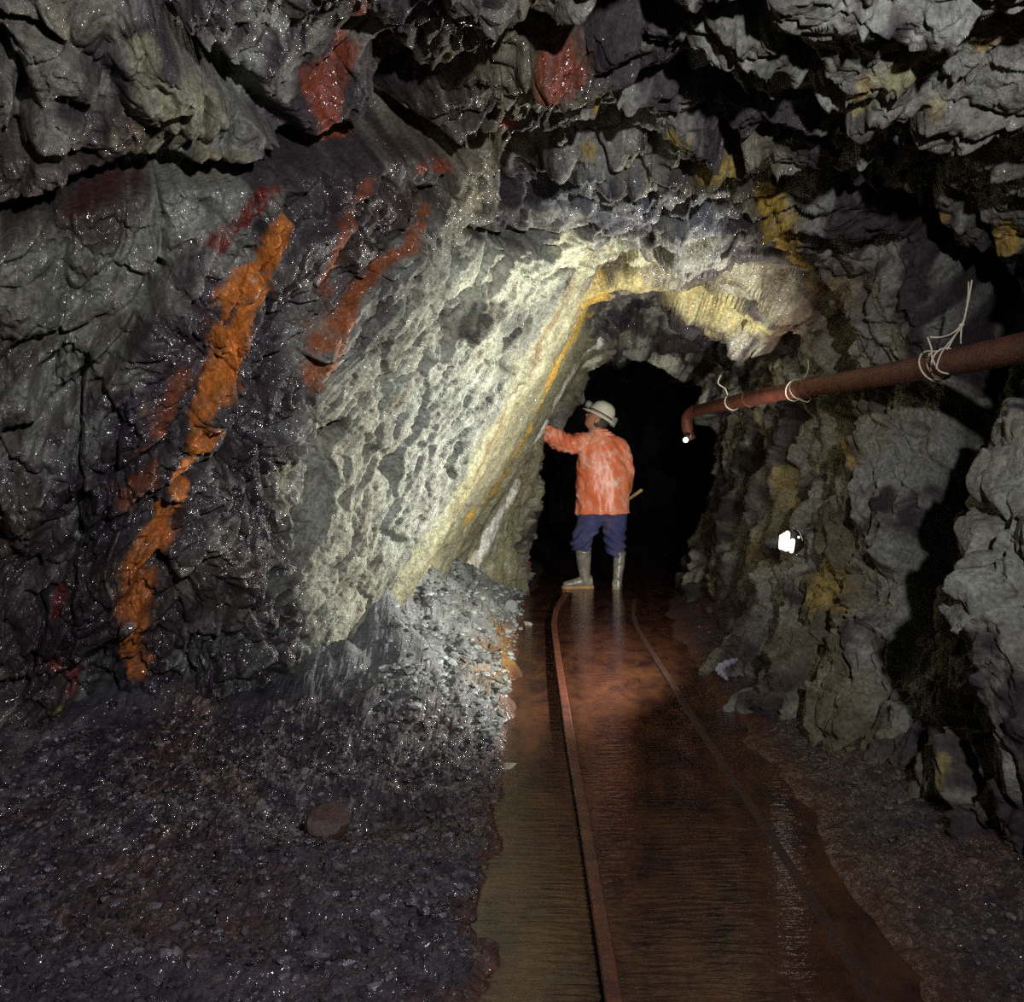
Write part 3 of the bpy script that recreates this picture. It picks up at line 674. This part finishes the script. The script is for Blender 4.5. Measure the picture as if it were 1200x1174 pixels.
# ------------------------------------------------------------------ stones
M_ST = {}
def stone_mat(name, c, rough):
    if name not in M_ST:
        m = mat(name, srgb(c), rough); t = NT(m); o = t.coord(); n = t.noise(o, 40, 5, .7)
        t.l(t.mix(t.ramp(n, .3, .7), tuple(v*.55 for v in srgb(c)), tuple(min(1, v*1.35) for v in srgb(c))), t.b.inputs['Base Color'])
        t.l(t.bump(n, .8, .01), t.b.inputs['Normal']); M_ST[name] = m
        if name.startswith('rubble'):
            g_ = t.n('ShaderNodeNewGeometry'); k_ = t.math('POWER', g_.outputs['Random Per Island'], 2.5)
            t.l(t.mix(k_, tuple(v*.45 for v in srgb(c)), tuple(min(.8, v*(1.7 if name.endswith('32') else 3.2)) for v in srgb(c))), t.b.inputs['Base Color'])
    return M_ST[name]
def stone_bm(bm, c, r, seed, rot=0.):
    g = bmesh.ops.create_icosphere(bm, subdivisions=3, radius=1.0)['verts']
    R_ = Matrix.Rotation(rot, 3, 'Z'); rs = np.random.default_rng(seed)
    nr = rs.normal(size=(9, 3)); nr /= np.linalg.norm(nr, axis=1, keepdims=True); dd = rs.uniform(.42, .82, 9)
    for v in g:
        p = np.array(v.co)
        for n_, d_ in zip(nr, dd):
            e_ = p@n_-d_
            if e_ > 0: p = p-n_*e_*.92
        v.co = R_ @ Vector((p[0]*r[0], p[1]*r[1], p[2]*r[2]))+Vector(c)
def stone(px, py, r, seed, col, label, rot=0., rough=.4, lift=.3, wall=False):
    yy = F*CAMZ/(py-HY); xx = (px-HX)/F*yy
    zz = max(ground(xx, yy), -.03)
    yy = F*(CAMZ-zz)/(py-HY); xx = (px-HX)/F*yy; zz = max(ground(xx, yy), -.03)
    c_ = (xx, yy, zz+r[2]*lift)
    if wall: h = hit(px, py); c_ = (h.x+.02, h.y-.03, h.z)
    bm = bmesh.new(); stone_bm(bm, c_, r, seed, rot)
    o = finish('stone', bm, stone_mat('stone_%d_%d_%d' % col, col, rough), smooth=False); tag(o, label, 'stone'); return o
stone(671, 1148, (.045, .032, .028), 3, (58, 46, 48), 'small dark wet stone poking out of the brown water beside the rail', .3, .2)
stone(697, 1160, (.010, .014, .014), 4, (180, 176, 170), 'tiny white pebble touching the rail at the very front', .1, .25)
stone(616, 733, (.055, .045, .03), 5, (150, 146, 128), 'pale flat stone at the water edge, on the rubble heap nearest the person', .2, .5)
stone(598, 722, (.06, .05, .05), 6, (110, 112, 108), 'grey block on the rubble heap just above the pale flat stone', .7, .5)
stone(590, 822, (.05, .035, .022), 7, (120, 118, 112), 'lone grey stone lying in the ochre mud apart from the rubble heap', .5, .5)
stone(596, 905, (.06, .035, .02), 8, (150, 142, 118), 'flat beige stone at the bend of the water edge before the heap', 1.1, .5)
stone(385, 988, (.075, .05, .07), 9, (60, 38, 30), 'brown squared block lying in the dark muck hollow', .5, .5, .8)
stone(398, 762, (.05, .045, .04), 10, (190, 190, 185), 'small white stone lodged at the foot of the pale wall face', .4, .35, 1.0, True)
# slab leaning on the muck at the foot of the heap
bm = bmesh.new(); sl0, sl1 = at(412, 842, 4.05), at(455, 905, 3.45)
stone_bm(bm, (0, 0, 0), (.19, .032, .022), 12)
d_ = (sl1-sl0).normalized(); q = Vector((1, 0, 0)).rotation_difference(d_)
for v in bm.verts: v.co = q @ v.co+(sl0+sl1)/2
tag(finish('stone', bm, stone_mat('slab', (140, 138, 120), .5), smooth=False), 'long narrow pale splinter of rock leaning down the front of the rubble heap', 'stone')
# solid pale strip standing in for the lamp holder's motion-blurred boot
bm = bmesh.new(); ra, rb, rc = at(843, 784, 5.0), at(866, 773, 5.08), at(853, 797, 4.98)
pts = spline([rb, at(853, 777, 5.03), ra, at(847, 790, 4.99), rc], 6)
tube(bm, pts, [.006+.02*math.sin(math.pi*min(1, (k+1)/len(pts)*1.0))*(.8+.3*math.sin(k*2.1)) for k in range(len(pts))], 10)
tag(finish('boot_ghost', bm, mat('pale_boot_blur', srgb((150, 142, 156)), .8)), 'pale bent streak of a blurred moving boot at the wall foot below the lamp', 'boot_ghost')

# loose rubble: countless chips on the muck
def rubble(name, n, region, col, rough, label, seed, smin, smax):
    rs = np.random.default_rng(seed); bm = bmesh.new(); base = []
    for k in range(6):
        b = bmesh.new(); bmesh.ops.create_icosphere(b, subdivisions=1, radius=1.0)
        vs = np.array([v.co[:] for v in b.verts])*rs.uniform(.6, 1.15, (len(b.verts), 1)); fs = [[v.index for v in f.verts] for f in b.faces]; b.free(); base.append((vs, fs))
    V_, F_ = [], []; off = 0
    for _ in range(n):
        xx, yy = region(rs)
        zz = ground(xx, yy)
        if zz < -.012: continue
        s = smin*(smax/smin)**(rs.random()**2.2); vs, fs = base[rs.integers(6)]
        a = rs.random()*6.28; c, s_n = math.cos(a), math.sin(a)
        v = vs*np.array([1.3, .9, .6])*s; v = np.stack([v[:, 0]*c-v[:, 1]*s_n, v[:, 0]*s_n+v[:, 1]*c, v[:, 2]], 1)+np.array([xx, yy, zz+s*.25])
        V_.append(v); F_ += [[i+off for i in f] for f in fs]; off += len(v)
    me = bpy.data.meshes.new(name); me.from_pydata(np.concatenate(V_).tolist(), [], F_); me.materials.append(stone_mat('rubble_%d' % seed, col, rough))
    tag(link(name, me), label, 'rubble', kind='stuff')
rubble('rubble', 9000, lambda r: (lambda yy: (float(edge_l(yy))-.05-r.random()**1.1*2.3, yy))(2.0+r.random()*1.9), (58, 52, 56), .16,
       'dark wet stone chips strewn over the muck bank at the foot of the streaked wall', 31, .003, .020)
rubble('rubble', 3200, lambda r: (lambda yy: (float(edge_l(yy))-.03-r.random()*.55, yy))(3.9+r.random()*4), (130, 134, 130), .5,
       'grey broken rock of the heap between the leaning pale wall and the water', 32, .004, .034)
rubble('rubble', 1500, lambda r: (lambda yy: (float(edge_r(yy))+.16+r.random()*.5, yy))(2.0+r.random()*4.5), (62, 50, 48), .35,
       'dark gravel between the sandy mud strip and the wall below the pipe', 33, .004, .02)

# ------------------------------------------------------------------ the person
PY = 8.75
person = empty('person', (.85, 8.7, 0), 'person in orange jacket and white helmet, back turned, one arm propped on the wall', 'person')
def fabric(name, c1, c2, c3, rough, sc, thr=(.52, .7), bumpd=.004, coat=0):
    m = mat(name, rough=rough, coat=coat); t = NT(m); o = t.coord()
    n = t.noise(o, sc, 5, .65, .4); n2 = t.noise(o, sc*3.1, 5, .7)
    c = t.mix(t.ramp(n, .35, .65), srgb(c1), srgb(c2))
    k = t.math('MULTIPLY', t.ramp(n, thr[0], thr[1]), t.ramp(n2, .42, .62))
    t.l(t.mix(k, c, srgb(c3)), t.b.inputs['Base Color']); t.l(t.bump(n2, .4, bumpd), t.b.inputs['Normal']); return m
M_JACK = fabric('orange_oilskin', (232, 118, 74), (240, 142, 98), (248, 214, 196), .38, 5.5, (.45, .62))
M_TROU = fabric('blue_work_cloth', (50, 52, 98), (74, 72, 112), (116, 96, 84), .85, 5, (.52, .66))
M_BOOT = fabric('grey_rubber', (116, 112, 100), (146, 140, 124), (176, 166, 144), .28, 14)
M_SOLE = fabric('tan_rubber_sole', (168, 122, 74), (186, 140, 90), (120, 84, 54), .6, 14)
M_SKIN = fabric('skin', (178, 124, 96), (190, 134, 106), (160, 104, 84), .55, 20)
M_HAIR = mat('grey_hair', srgb((70, 60, 52)), .7)
M_HELM = fabric('white_helmet_shell', (222, 216, 190), (232, 226, 200), (196, 186, 150), .35, 12)
M_BAND = mat('brown_helmet_band', srgb((96, 58, 44)), .6)
M_GREY = mat('grey_lamp_plastic', srgb((136, 136, 126)), .5)
M_WOOD = fabric('hammer_wood', (176, 142, 96), (196, 162, 112), (130, 96, 62), .6, 18)

# body: one skinned surface from pelvis to hands, with five fingers on each hand
V_, E_, R_ = [], [], []
def jv(p, r, par=None):
    V_.append(p); R_.append(r); i = len(V_)-1
    if par is not None: E_.append((par, i))
    return i
pel = jv((.86, 8.77, .90), .15)
sp1 = jv((.865, 8.76, 1.08), .135, pel); sp2 = jv((.86, 8.75, 1.22), .12, sp1); sp3 = jv((.85, 8.74, 1.34), .085, sp2)
nk = jv((.835, 8.73, 1.455), .058, sp3); hd = jv((.815, 8.73, 1.52), .062, nk)
def leg(hip, knee, ank, toe):
    a = jv(hip, .08, pel); k = jv(knee, .045, a); c = jv(tuple(np.array(knee)*.6+np.array(ank)*.4), .045, k); n_ = jv(ank, .032, c); jv(toe, .014, n_)
leg((.765, 8.77, .85), (.675, 8.66, .49), (.675, 8.72, .09), (.60, 8.70, .045))
leg((.955, 8.78, .85), (1.02, 8.80, .47), (.985, 8.76, .09), (.99, 8.84, .045))
def arm(sh, el, wr, pd, nd):
    """pd: direction of the hand, nd: direction across the palm towards the thumb"""
    a = jv(sh, .05, sp3); e_ = jv(el, .047, a); w = jv(wr, .030, e_)
    pd, nd = Vector(pd).normalized(), Vector(nd); nd = (nd-pd*nd.dot(pd)).normalized(); cn = pd.cross(nd)
    W_ = Vector(wr); pm = jv(tuple(W_+pd*.05), .034, w); return W_, pd, nd, cn
Lw = arm((.69, 8.72, 1.385), (.455, 8.60, 1.37), (.315, 8.41, 1.44), (-.55, -.45, .35), (0, .2, 1))
Rw = arm((.98, 8.745, 1.33), (1.08, 8.76, 1.05), (1.05, 8.98, .84), (-.25, .5, -.8), (.5, .8, .2))
me = bpy.data.meshes.new('body'); me.from_pydata(V_, E_, [])
body = link('body', me)
sk = body.modifiers.new('Skin', 'SKIN'); ly = me.skin_vertices[0].data if len(me.skin_vertices) else None
if ly is None:
    bmt = bmesh.new(); bmt.from_mesh(me); bmt.verts.layers.skin.verify(); bmt.to_mesh(me); bmt.free(); ly = me.skin_vertices[0].data
for i, r in enumerate(R_): ly[i].radius = (r, r); ly[i].use_root = (i == 0)
me.materials.append(M_SKIN)
baked(body, ('SUBSURF', dict(levels=2, render_levels=2)))
# hands' fingers and the head are grown into the same mesh
bm = bmesh.new(); bm.from_mesh(body.data)
def fingers(Wp, pd, nd, cn, curl):
    for k, (off, ln, r) in enumerate(((-.030, .058, .0075), (-.010, .072, .0085), (.010, .078, .0088), (.029, .070, .0085))):
        b = Wp+pd*.075+nd*off
        c1 = math.cos(curl); s1 = math.sin(curl)
        p1 = b+pd*ln*.45; d2 = pd*c1+cn*s1; p2 = p1+d2*ln*.32; d3 = pd*math.cos(2*curl)+cn*math.sin(2*curl); p3 = p2+d3*ln*.28
        tube(bm, [b-pd*.03, b, p1, p2, p3, p3+d3*.004], [r, r*1.05, r, r*.95, r*.85, r*.4], 10)
    b = Wp+pd*.03+nd*.026; d1 = (pd*.6+nd*.8).normalized(); p1 = b+d1*.035; d2 = (pd*.85+nd*.4+cn*math.sin(curl)*.5).normalized()
    tube(bm, [b-d1*.015, b, p1, p1+d2*.028, p1+d2*.034], [.010, .011, .0105, .009, .005], 10)
fingers(*Lw, .25); fingers(*Rw, 1.25)
HC = Vector((.803, 8.73, 1.572))
fwd = Vector((-.80, .20, .56)).normalized(); upv = Vector((.56, .02, .82)); upv = (upv-fwd*upv.dot(fwd)).normalized(); lat = fwd.cross(upv)
# a head: skull, brow, nose, lips, chin, ears
g = bmesh.ops.create_uvsphere(bm, u_segments=48, v_segments=36, radius=1.0)['verts']
for v in g:
    a, b, c = v.co.x, v.co.y, v.co.z            # a forward, b side, c up
    X_, Y_, Z_ = a*.098, b*.074, c*.118
    if c < 0: Y_ *= 1-.30*(-c)**1.5; X_ += .018*(-c)*(a > 0)*a
    if a > 0:
        X_ += .024*math.exp(-((b/.14)**2))*math.exp(-((c+.12)/.16)**2)*(1.2-c)          # nose
        X_ += .006*math.exp(-((c-.16)/.09)**2)*math.exp(-(b/.6)**2)                        # brow
        X_ -= .010*math.exp(-((abs(b)-.34)/.14)**2)*math.exp(-((c-.02)/.10)**2)           # eye sockets
        X_ += .008*math.exp(-((b/.28)**2))*(math.exp(-((c+.44)/.045)**2)+math.exp(-((c+.56)/.045)**2))  # lips
        X_ += .014*math.exp(-((b/.34)**2))*math.exp(-((c+.82)/.14)**2)                     # chin
    if abs(b) > .9: pass
    v.co = HC+fwd*X_+lat*Y_+upv*Z_
for s in (1, -1):
    ge = bmesh.ops.create_uvsphere(bm, u_segments=14, v_segments=10, radius=1.0)['verts']
    for v in ge: v.co = HC+fwd*(v.co.x*.020-.008-.004*v.co.z)+lat*(s*(.074+v.co.y*.010+.006*abs(v.co.x)))+upv*(v.co.z*.033-.012)
    gy = bmesh.ops.create_uvsphere(bm, u_segments=12, v_segments=8, radius=.0125)['verts']
    for v in gy: v.co = v.co+HC+fwd*.080+lat*(s*.028)+upv*.004
tube(bm, [HC-upv*.05-fwd*.02, HC-upv*.11-fwd*.02, Vector((.835, 8.735, 1.42))], [.055, .058, .062], 20)
bmesh.ops.recalc_face_normals(bm, faces=bm.faces[:]); bm.to_mesh(body.data); bm.free()
body.data.polygons.foreach_set('use_smooth', [True]*len(body.data.polygons))
body.parent = person; body.matrix_parent_inverse = Matrix.Translation(person.location).inverted()
baked(body, ('REMESH', dict(mode='VOXEL', voxel_size=.0042)))
# hair
bm = bmesh.new(); g = bmesh.ops.create_uvsphere(bm, u_segments=28, v_segments=20, radius=1.0)['verts']
for v in g: v.co = HC+fwd*(v.co.x*.080-.026)+lat*(v.co.y*.078)+upv*(v.co.z*.084-.010)
finish('hair', bm, M_HAIR, person)
# helmet
helm = None
hup = (upv*1+fwd*.10).normalized(); hf = (fwd-hup*fwd.dot(hup)).normalized(); hl = hf.cross(hup); HB = HC+hup*.044+hf*-.004
bm = bmesh.new(); rings = []; S = 40
prof = [(1.0, -.012), (1.0, 0), (.985, .03), (.94, .062), (.85, .092), (.70, .118), (.50, .135), (.28, .144), (.1, .147)]
for r, h in prof:
    rings.append([bm.verts.new(HB+hf*(math.cos(t)*.126*r)+hl*(math.sin(t)*.106*r)+hup*(h+(.004 if abs(math.sin(t)) < .18 and r < .97 else 0))) for t in [2*math.pi*k/S for k in range(S)]])
for r0, r1 in zip(rings[:-1], rings[1:]):
    for k in range(S): bm.faces.new((r0[k], r0[(k+1) % S], r1[(k+1) % S], r1[k]))
bm.faces.new(rings[-1])
helm = finish('helmet', bm, M_HELM, person)
def sub(name, bm, m, par): 
    o = finish(name, bm, m); o.parent = par; o.matrix_parent_inverse = par.matrix_parent_inverse.copy(); o.matrix_parent_inverse = (Matrix.Translation(person.location)).inverted(); return o
def subh(name, bm, m, par=None):
    o = finish(name, bm, m); o.parent = par or helm; o.matrix_parent_inverse = Matrix.Identity(4)
    return o
bm = bmesh.new(); r0 = []
for r, h in ((1.0, -.012), (1.14, -.020), (1.15, -.016), (1.15, -.012), (1.03, .004), (1.0, .004)):
    r0.append([bm.verts.new(HB+hf*(math.cos(t)*(.142*r+(.022*(r > 1.1))*max(0, math.cos(t))**2))+hl*(math.sin(t)*.106*r)+hup*h) for t in [2*math.pi*k/S for k in range(S)]])
for a, b in zip(r0[:-1], r0[1:]):
    for k in range(S): bm.faces.new((a[k], a[(k+1) % S], b[(k+1) % S], b[k]))
subh('brim', bm, M_HELM)
bm = bmesh.new(); r0 = []
for r, h in ((1.004, .010), (1.018, .012), (1.012, .024), (.99, .026)):
    r0.append([bm.verts.new(HB+hf*(math.cos(t)*.126*r)+hl*(math.sin(t)*.106*r)+hup*h) for t in [2*math.pi*k/S for k in range(S)]])
for a, b in zip(r0[:-1], r0[1:]):
    for k in range(S): bm.faces.new((a[k], a[(k+1) % S], b[(k+1) % S], b[k]))
subh('band', bm, M_BAND)
bm = bmesh.new(); c = HB+hf*.134+hup*.048
tube(bm, [c-hf*.01, c+hf*.0, c+hf*.035, c+hf*.045], [.024, .034, .036, .028], 20); tube(bm, [c-hup*.045-hf*.012, c-hup*.02+hf*.008], [.012, .012], 8)
hl1 = subh('headlamp', bm, M_GREY); hl1['label'] = 'grey cap lamp on the front of the helmet'
bm = bmesh.new(); tube(bm, [c+hf*.044, c+hf*.047], [.027, .024], 20); subh('lens', bm, mat('lamp_lens', srgb((190, 190, 180)), .1), hl1)
bm = bmesh.new(); c = HB-hf*.134+hup*.012
g = bmesh.ops.create_cube(bm, size=1)['verts']
for v in g: v.co = c+hf*(v.co.x*.036)+hl*(v.co.y*.075)+hup*(v.co.z*.060)
bmesh.ops.bevel(bm, geom=bm.edges[:], offset=.009, segments=3, affect='EDGES'); subh('cable_clip', bm, M_GREY)

# jacket
def z_of(py): return CAMZ+(HY-py)/F*8.6
def x_of(px): return (px-HX)/F*8.6
bm = bmesh.new()
secs = []
for py, xl, xr, dep in ((603, 675, 740, .175), (596, 675.5, 740, .175), (570, 676, 740, .175), (548, 677, 738, .17), (532, 678, 734, .165), (521, 679, 729.5, .155), (513, 682, 723, .135), (508, 688, 718, .11), (505, 692, 714, .09)):
    a, b = x_of(xl), x_of(xr); zz = z_of(py)
    secs.append((((a+b)/2, 8.755-.02*(zz-.7), zz), ((b-a)/2, 0, 0), (0, dep, 0)))
loft(bm, secs, 36)
def sleeve(pts, rr): 
    tube(bm, spline(pts, 6), [float(v) for v in np.interp(np.linspace(0, len(pts)-1, (len(pts)-1)*6+1), range(len(pts)), rr)], 22)
sleeve([(.76, 8.73, 1.345), (.67, 8.715, 1.365), (.56, 8.66, 1.345), (.455, 8.60, 1.372), (.37, 8.49, 1.415), (.30, 8.40, 1.45)], [.105, .100, .094, .092, .088, .078])
sleeve([(.93, 8.74, 1.35), (1.01, 8.75, 1.31), (1.055, 8.76, 1.19), (1.075, 8.78, 1.04), (1.07, 8.88, .93), (1.05, 8.97, .85)], [.09, .092, .085, .080, .070, .058])
jk = finish('jacket', bm, M_JACK, person)
baked(jk, ('REMESH', dict(mode='VOXEL', voxel_size=.011)), ('SMOOTH', dict(factor=.6, iterations=5)), ('SUBSURF', dict(levels=1, render_levels=1)))
def folds(co):
    # hanging folds fanning from the shoulders; cross wrinkles on the sleeve
    x_, y_, z_ = co.T; body_ = sstep(.60, .72, x_)
    ang = (x_-.72)/(np.maximum(1.62-z_, .15))
    f = .006*np.sin(ang*26+4*fbm(co*3, 2, 601))*sstep(1.42, 1.1, z_)*body_
    f = f+.007*fbm(np.stack([x_*14, y_*8, z_*5], 1), 3, 602)*body_
    f = f+(1-body_)*(.006*np.sin((x_*.9+z_*.3)*100+5*fbm(co*6, 2, 604))+.012*fbm(co*14, 3, 603))
    f = f+.010*np.exp(-((z_-.705)/.012)**2)
    return f
displace(jk, folds)
bm = bmesh.new()   # collar with folded-down hood
loft(bm, [((.852, 8.725, 1.425), (.118, 0, -.02), (0, .10, 0)), ((.858, 8.71, 1.452), (.118, 0, -.03), (0, .105, 0)), ((.852, 8.72, 1.480), (.085, 0, -.025), (0, .085, 0)), ((.845, 8.725, 1.498), (.066, 0, -.02), (0, .07, 0))], 30)
co_ = finish('hood', bm, M_JACK, person); baked(co_, ('SUBSURF', dict(levels=2, render_levels=2))); displace(co_, lambda p: .010*fbm(p*14, 3, 610)+.006*np.sin(p[:, 2]*260))
bm = bmesh.new(); loft(bm, [((.625, 8.86, .665), (.022, 0, .002), (0, .045, 0)), ((.628, 8.86, .75), (.03, 0, 0), (0, .05, 0)), ((.64, 8.86, .88), (.03, 0, 0), (0, .05, 0))], 16)
finish('jacket_flap', bm, M_JACK, person)
# trousers
bm = bmesh.new()
loft(bm, [((.86, 8.77, .62), (.13, 0, 0), (0, .10, 0)), ((.86, 8.77, .70), (.205, 0, 0), (0, .14, 0)), ((.86, 8.77, .95), (.19, 0, 0), (0, .14, 0))], 28)
def tleg(rows):
    loft(bm, [((x_of(a)+x_of(b))/2 if False else (x_of((a+b)/2)), yy, z_of(py)) and ((x_of((a+b)/2), yy, z_of(py)), ((x_of(b)-x_of(a))/2, 0, 0), (0, dp, 0)) for py, a, b, yy, dp in rows], 24)
tleg([(600, 678, 712, 8.76, .13), (610, 678, 711, 8.74, .125), (620, 674, 704, 8.71, .115), (630, 671, 698, 8.69, .11), (637, 669, 694, 8.68, .10), (642, 669.5, 693, 8.69, .10), (646, 671, 692, 8.70, .09)])
tleg([(600, 706, 738, 8.78, .13), (612, 706, 738, 8.78, .125), (624, 708, 737, 8.78, .115), (634, 709, 736.5, 8.78, .11), (644, 711, 736, 8.77, .105), (650, 714, 735, 8.77, .10), (655, 718, 734, 8.77, .09)])
tr = finish('trousers', bm, M_TROU, person)
baked(tr, ('REMESH', dict(mode='VOXEL', voxel_size=.010)), ('SMOOTH', dict(factor=.5, iterations=4)), ('SUBSURF', dict(levels=1, render_levels=1)))
displace(tr, lambda p: .010*np.sin((p[:, 2]*1.0+.5*np.abs(p[:, 0]-.85))*75+5*fbm(p*4, 2, 620))*sstep(.66, .45, p[:, 2])+.012*fbm(p*9, 3, 621))
# boots
def boot(shaft, foot_dir, ank, label=None):
    """shaft: list of (centre, radius x, radius y); foot_dir: unit xy; ank: heel point on the ground"""
    b = bmesh.new(); fd = Vector((*foot_dir, 0)).normalized(); sd = Vector((-fd.y, fd.x, 0)); A = Vector(ank)
    loft(b, [(c, (rx, 0, 0), (0, ry, 0)) for c, rx, ry in shaft], 24)
    prof_ = [(-.065, .030, .02), (-.055, .042, .085), (.0, .046, .10), (.05, .043, .085), (.10, .045, .062), (.16, .049, .045), (.20, .045, .036), (.222, .028, .024)]
    loft(b, [(A+fd*u+Vector((0, 0, .018+h*.5)), sd*w, Vector((0, 0, .5*h+.012))) for u, w, h in prof_], 20)
    o = finish('boot', b, M_BOOT, person)
    baked(o, ('REMESH', dict(mode='VOXEL', voxel_size=.007)), ('SMOOTH', dict(factor=.5, iterations=4)))
    displace(o, lambda p: .003*fbm(p*20, 2, 630)+.004*np.exp(-((p[:, 2]-.335)/.007)**2))
    b = bmesh.new(); out = [(-.07, .026), (-.06, .040), (-.02, .045), (.04, .040), (.10, .046), (.16, .052), (.20, .048), (.226, .030)]
    pts = [A+fd*u+sd*w for u, w in out]+[A+fd*.235]+[A+fd*u-sd*w for u, w in out[::-1]]
    lo = [b.verts.new(p+Vector((0, 0, -.004))) for p in pts]; hi = [b.verts.new(p+Vector((0, 0, .024))) for p in pts]
    b.faces.new(lo[::-1]); b.faces.new(hi)
    for k in range(len(pts)): b.faces.new((lo[k], lo[(k+1) % len(pts)], hi[(k+1) % len(pts)], hi[k]))
    s_o = finish('sole', b, M_SOLE, smooth=False); s_o.parent = o; s_o['label'] = 'tan rubber sole'
    b = bmesh.new(); c, rx, ry = shaft[-1]; c = Vector(c)
    loft(b, [(c-Vector((0, 0, .03)), (rx*1.05, 0, 0), (0, ry*1.05, 0)), (c-Vector((0, 0, .012)), (rx*1.05, 0, 0), (0, ry*1.05, 0))], 24); cf = finish('cuff', b, M_BOOT, smooth=True); cf.parent = o
boot([((.690, 8.72, .05), .050, .055), ((.682, 8.72, .12), .052, .058), ((.672, 8.715, .20), .062, .066), ((.668, 8.71, .30), .072, .074), ((.666, 8.70, .39), .075, .077)], (-1, -.1), (.695, 8.72, 0))
boot([((.985, 8.70, .03), .043, .055), ((.988, 8.70, .12), .045, .055), ((1.0, 8.72, .20), .053, .060), ((1.005, 8.74, .28), .056, .064), ((1.008, 8.75, .34), .058, .066)], (.15, 1), (.975, 8.69, -.02))
# hammer held in the far hand
hm = empty('hammer', (1.04, 9.04, .78), 'wooden hammer held by the person, handle end sticking out past the jacket', 'hammer')
bm = bmesh.new(); h0, h1_ = at(752, 574, 8.72), at(719, 612, 9.15)
h1_ = Vector((1.0, 9.06, .72)); tube(bm, [h0, h0.lerp(h1_, .03), h0.lerp(h1_, .5), h1_], [.012, .0165, .014, .013], 12); finish('handle', bm, M_WOOD, hm)
bm = bmesh.new(); tube(bm, [h1_+Vector((-.0, .07, .01)), h1_+Vector((0, .06, .01)), h1_+Vector((0, -.03, 0)), h1_+Vector((0, -.06, -.005))], [.016, .019, .018, .010], 10); finish('hammer_head', bm, mat('hammer_steel', srgb((90, 88, 86)), .4, .9), hm)

# ------------------------------------------------------------------ light
def light(name, kind, loc, energy, col=(1, 1, 1), size=.05, aim=None, ang=None, blend=.5):
    l = bpy.data.lights.new(name, kind); l.energy = energy; l.color = col; l.shadow_soft_size = size
    if ang: l.spot_size = math.radians(ang); l.spot_blend = blend
    o = bpy.data.objects.new(name, l); COL.objects.link(o); o.location = loc
    if aim is not None: o.rotation_euler = (Vector(aim)-Vector(loc)).to_track_quat('-Z', 'Y').to_euler()
    return o
light('flash_in_tunnel', 'SPOT', tuple(L0+Vector((-.08, -.02, .0))), 300, (1, .98, .90), .03, aim=tuple(L0+Vector((-1, .42, .35))), ang=160, blend=.35)
light('camera_flash', 'SPOT', (.62, -.1, 1.95), 410, (.90, .91, 1.0), .04, aim=(-.6, 3.4, 1.75), ang=128, blend=1.0)
w = bpy.data.worlds.new('dark'); SC.world = w; w.use_nodes = True
w.node_tree.nodes['Background'].inputs[0].default_value = (.03, .02, .05, 1); w.node_tree.nodes['Background'].inputs[1].default_value = .05

# ------------------------------------------------------------------ camera
cam = bpy.data.cameras.new('camera'); cam.sensor_width = 36; cam.lens = F/1200*36; cam.shift_y = -(587-HY)/1200
cam.clip_start = .05
co = bpy.data.objects.new('camera', cam); COL.objects.link(co); co.location = (0, 0, CAMZ); co.rotation_euler = (math.pi/2, 0, 0)
SC.camera = co
vs = SC.view_settings; vs.view_transform = 'Standard'; vs.look = 'None'; vs.gamma = 1; vs.use_curve_mapping = False; vs.exposure = 0.0
SC.cycles.use_denoising = False
SC.cycles.max_bounces = 4; SC.cycles.diffuse_bounces = 2; SC.cycles.glossy_bounces = 3
SC.cycles.sample_clamp_indirect = 3.0
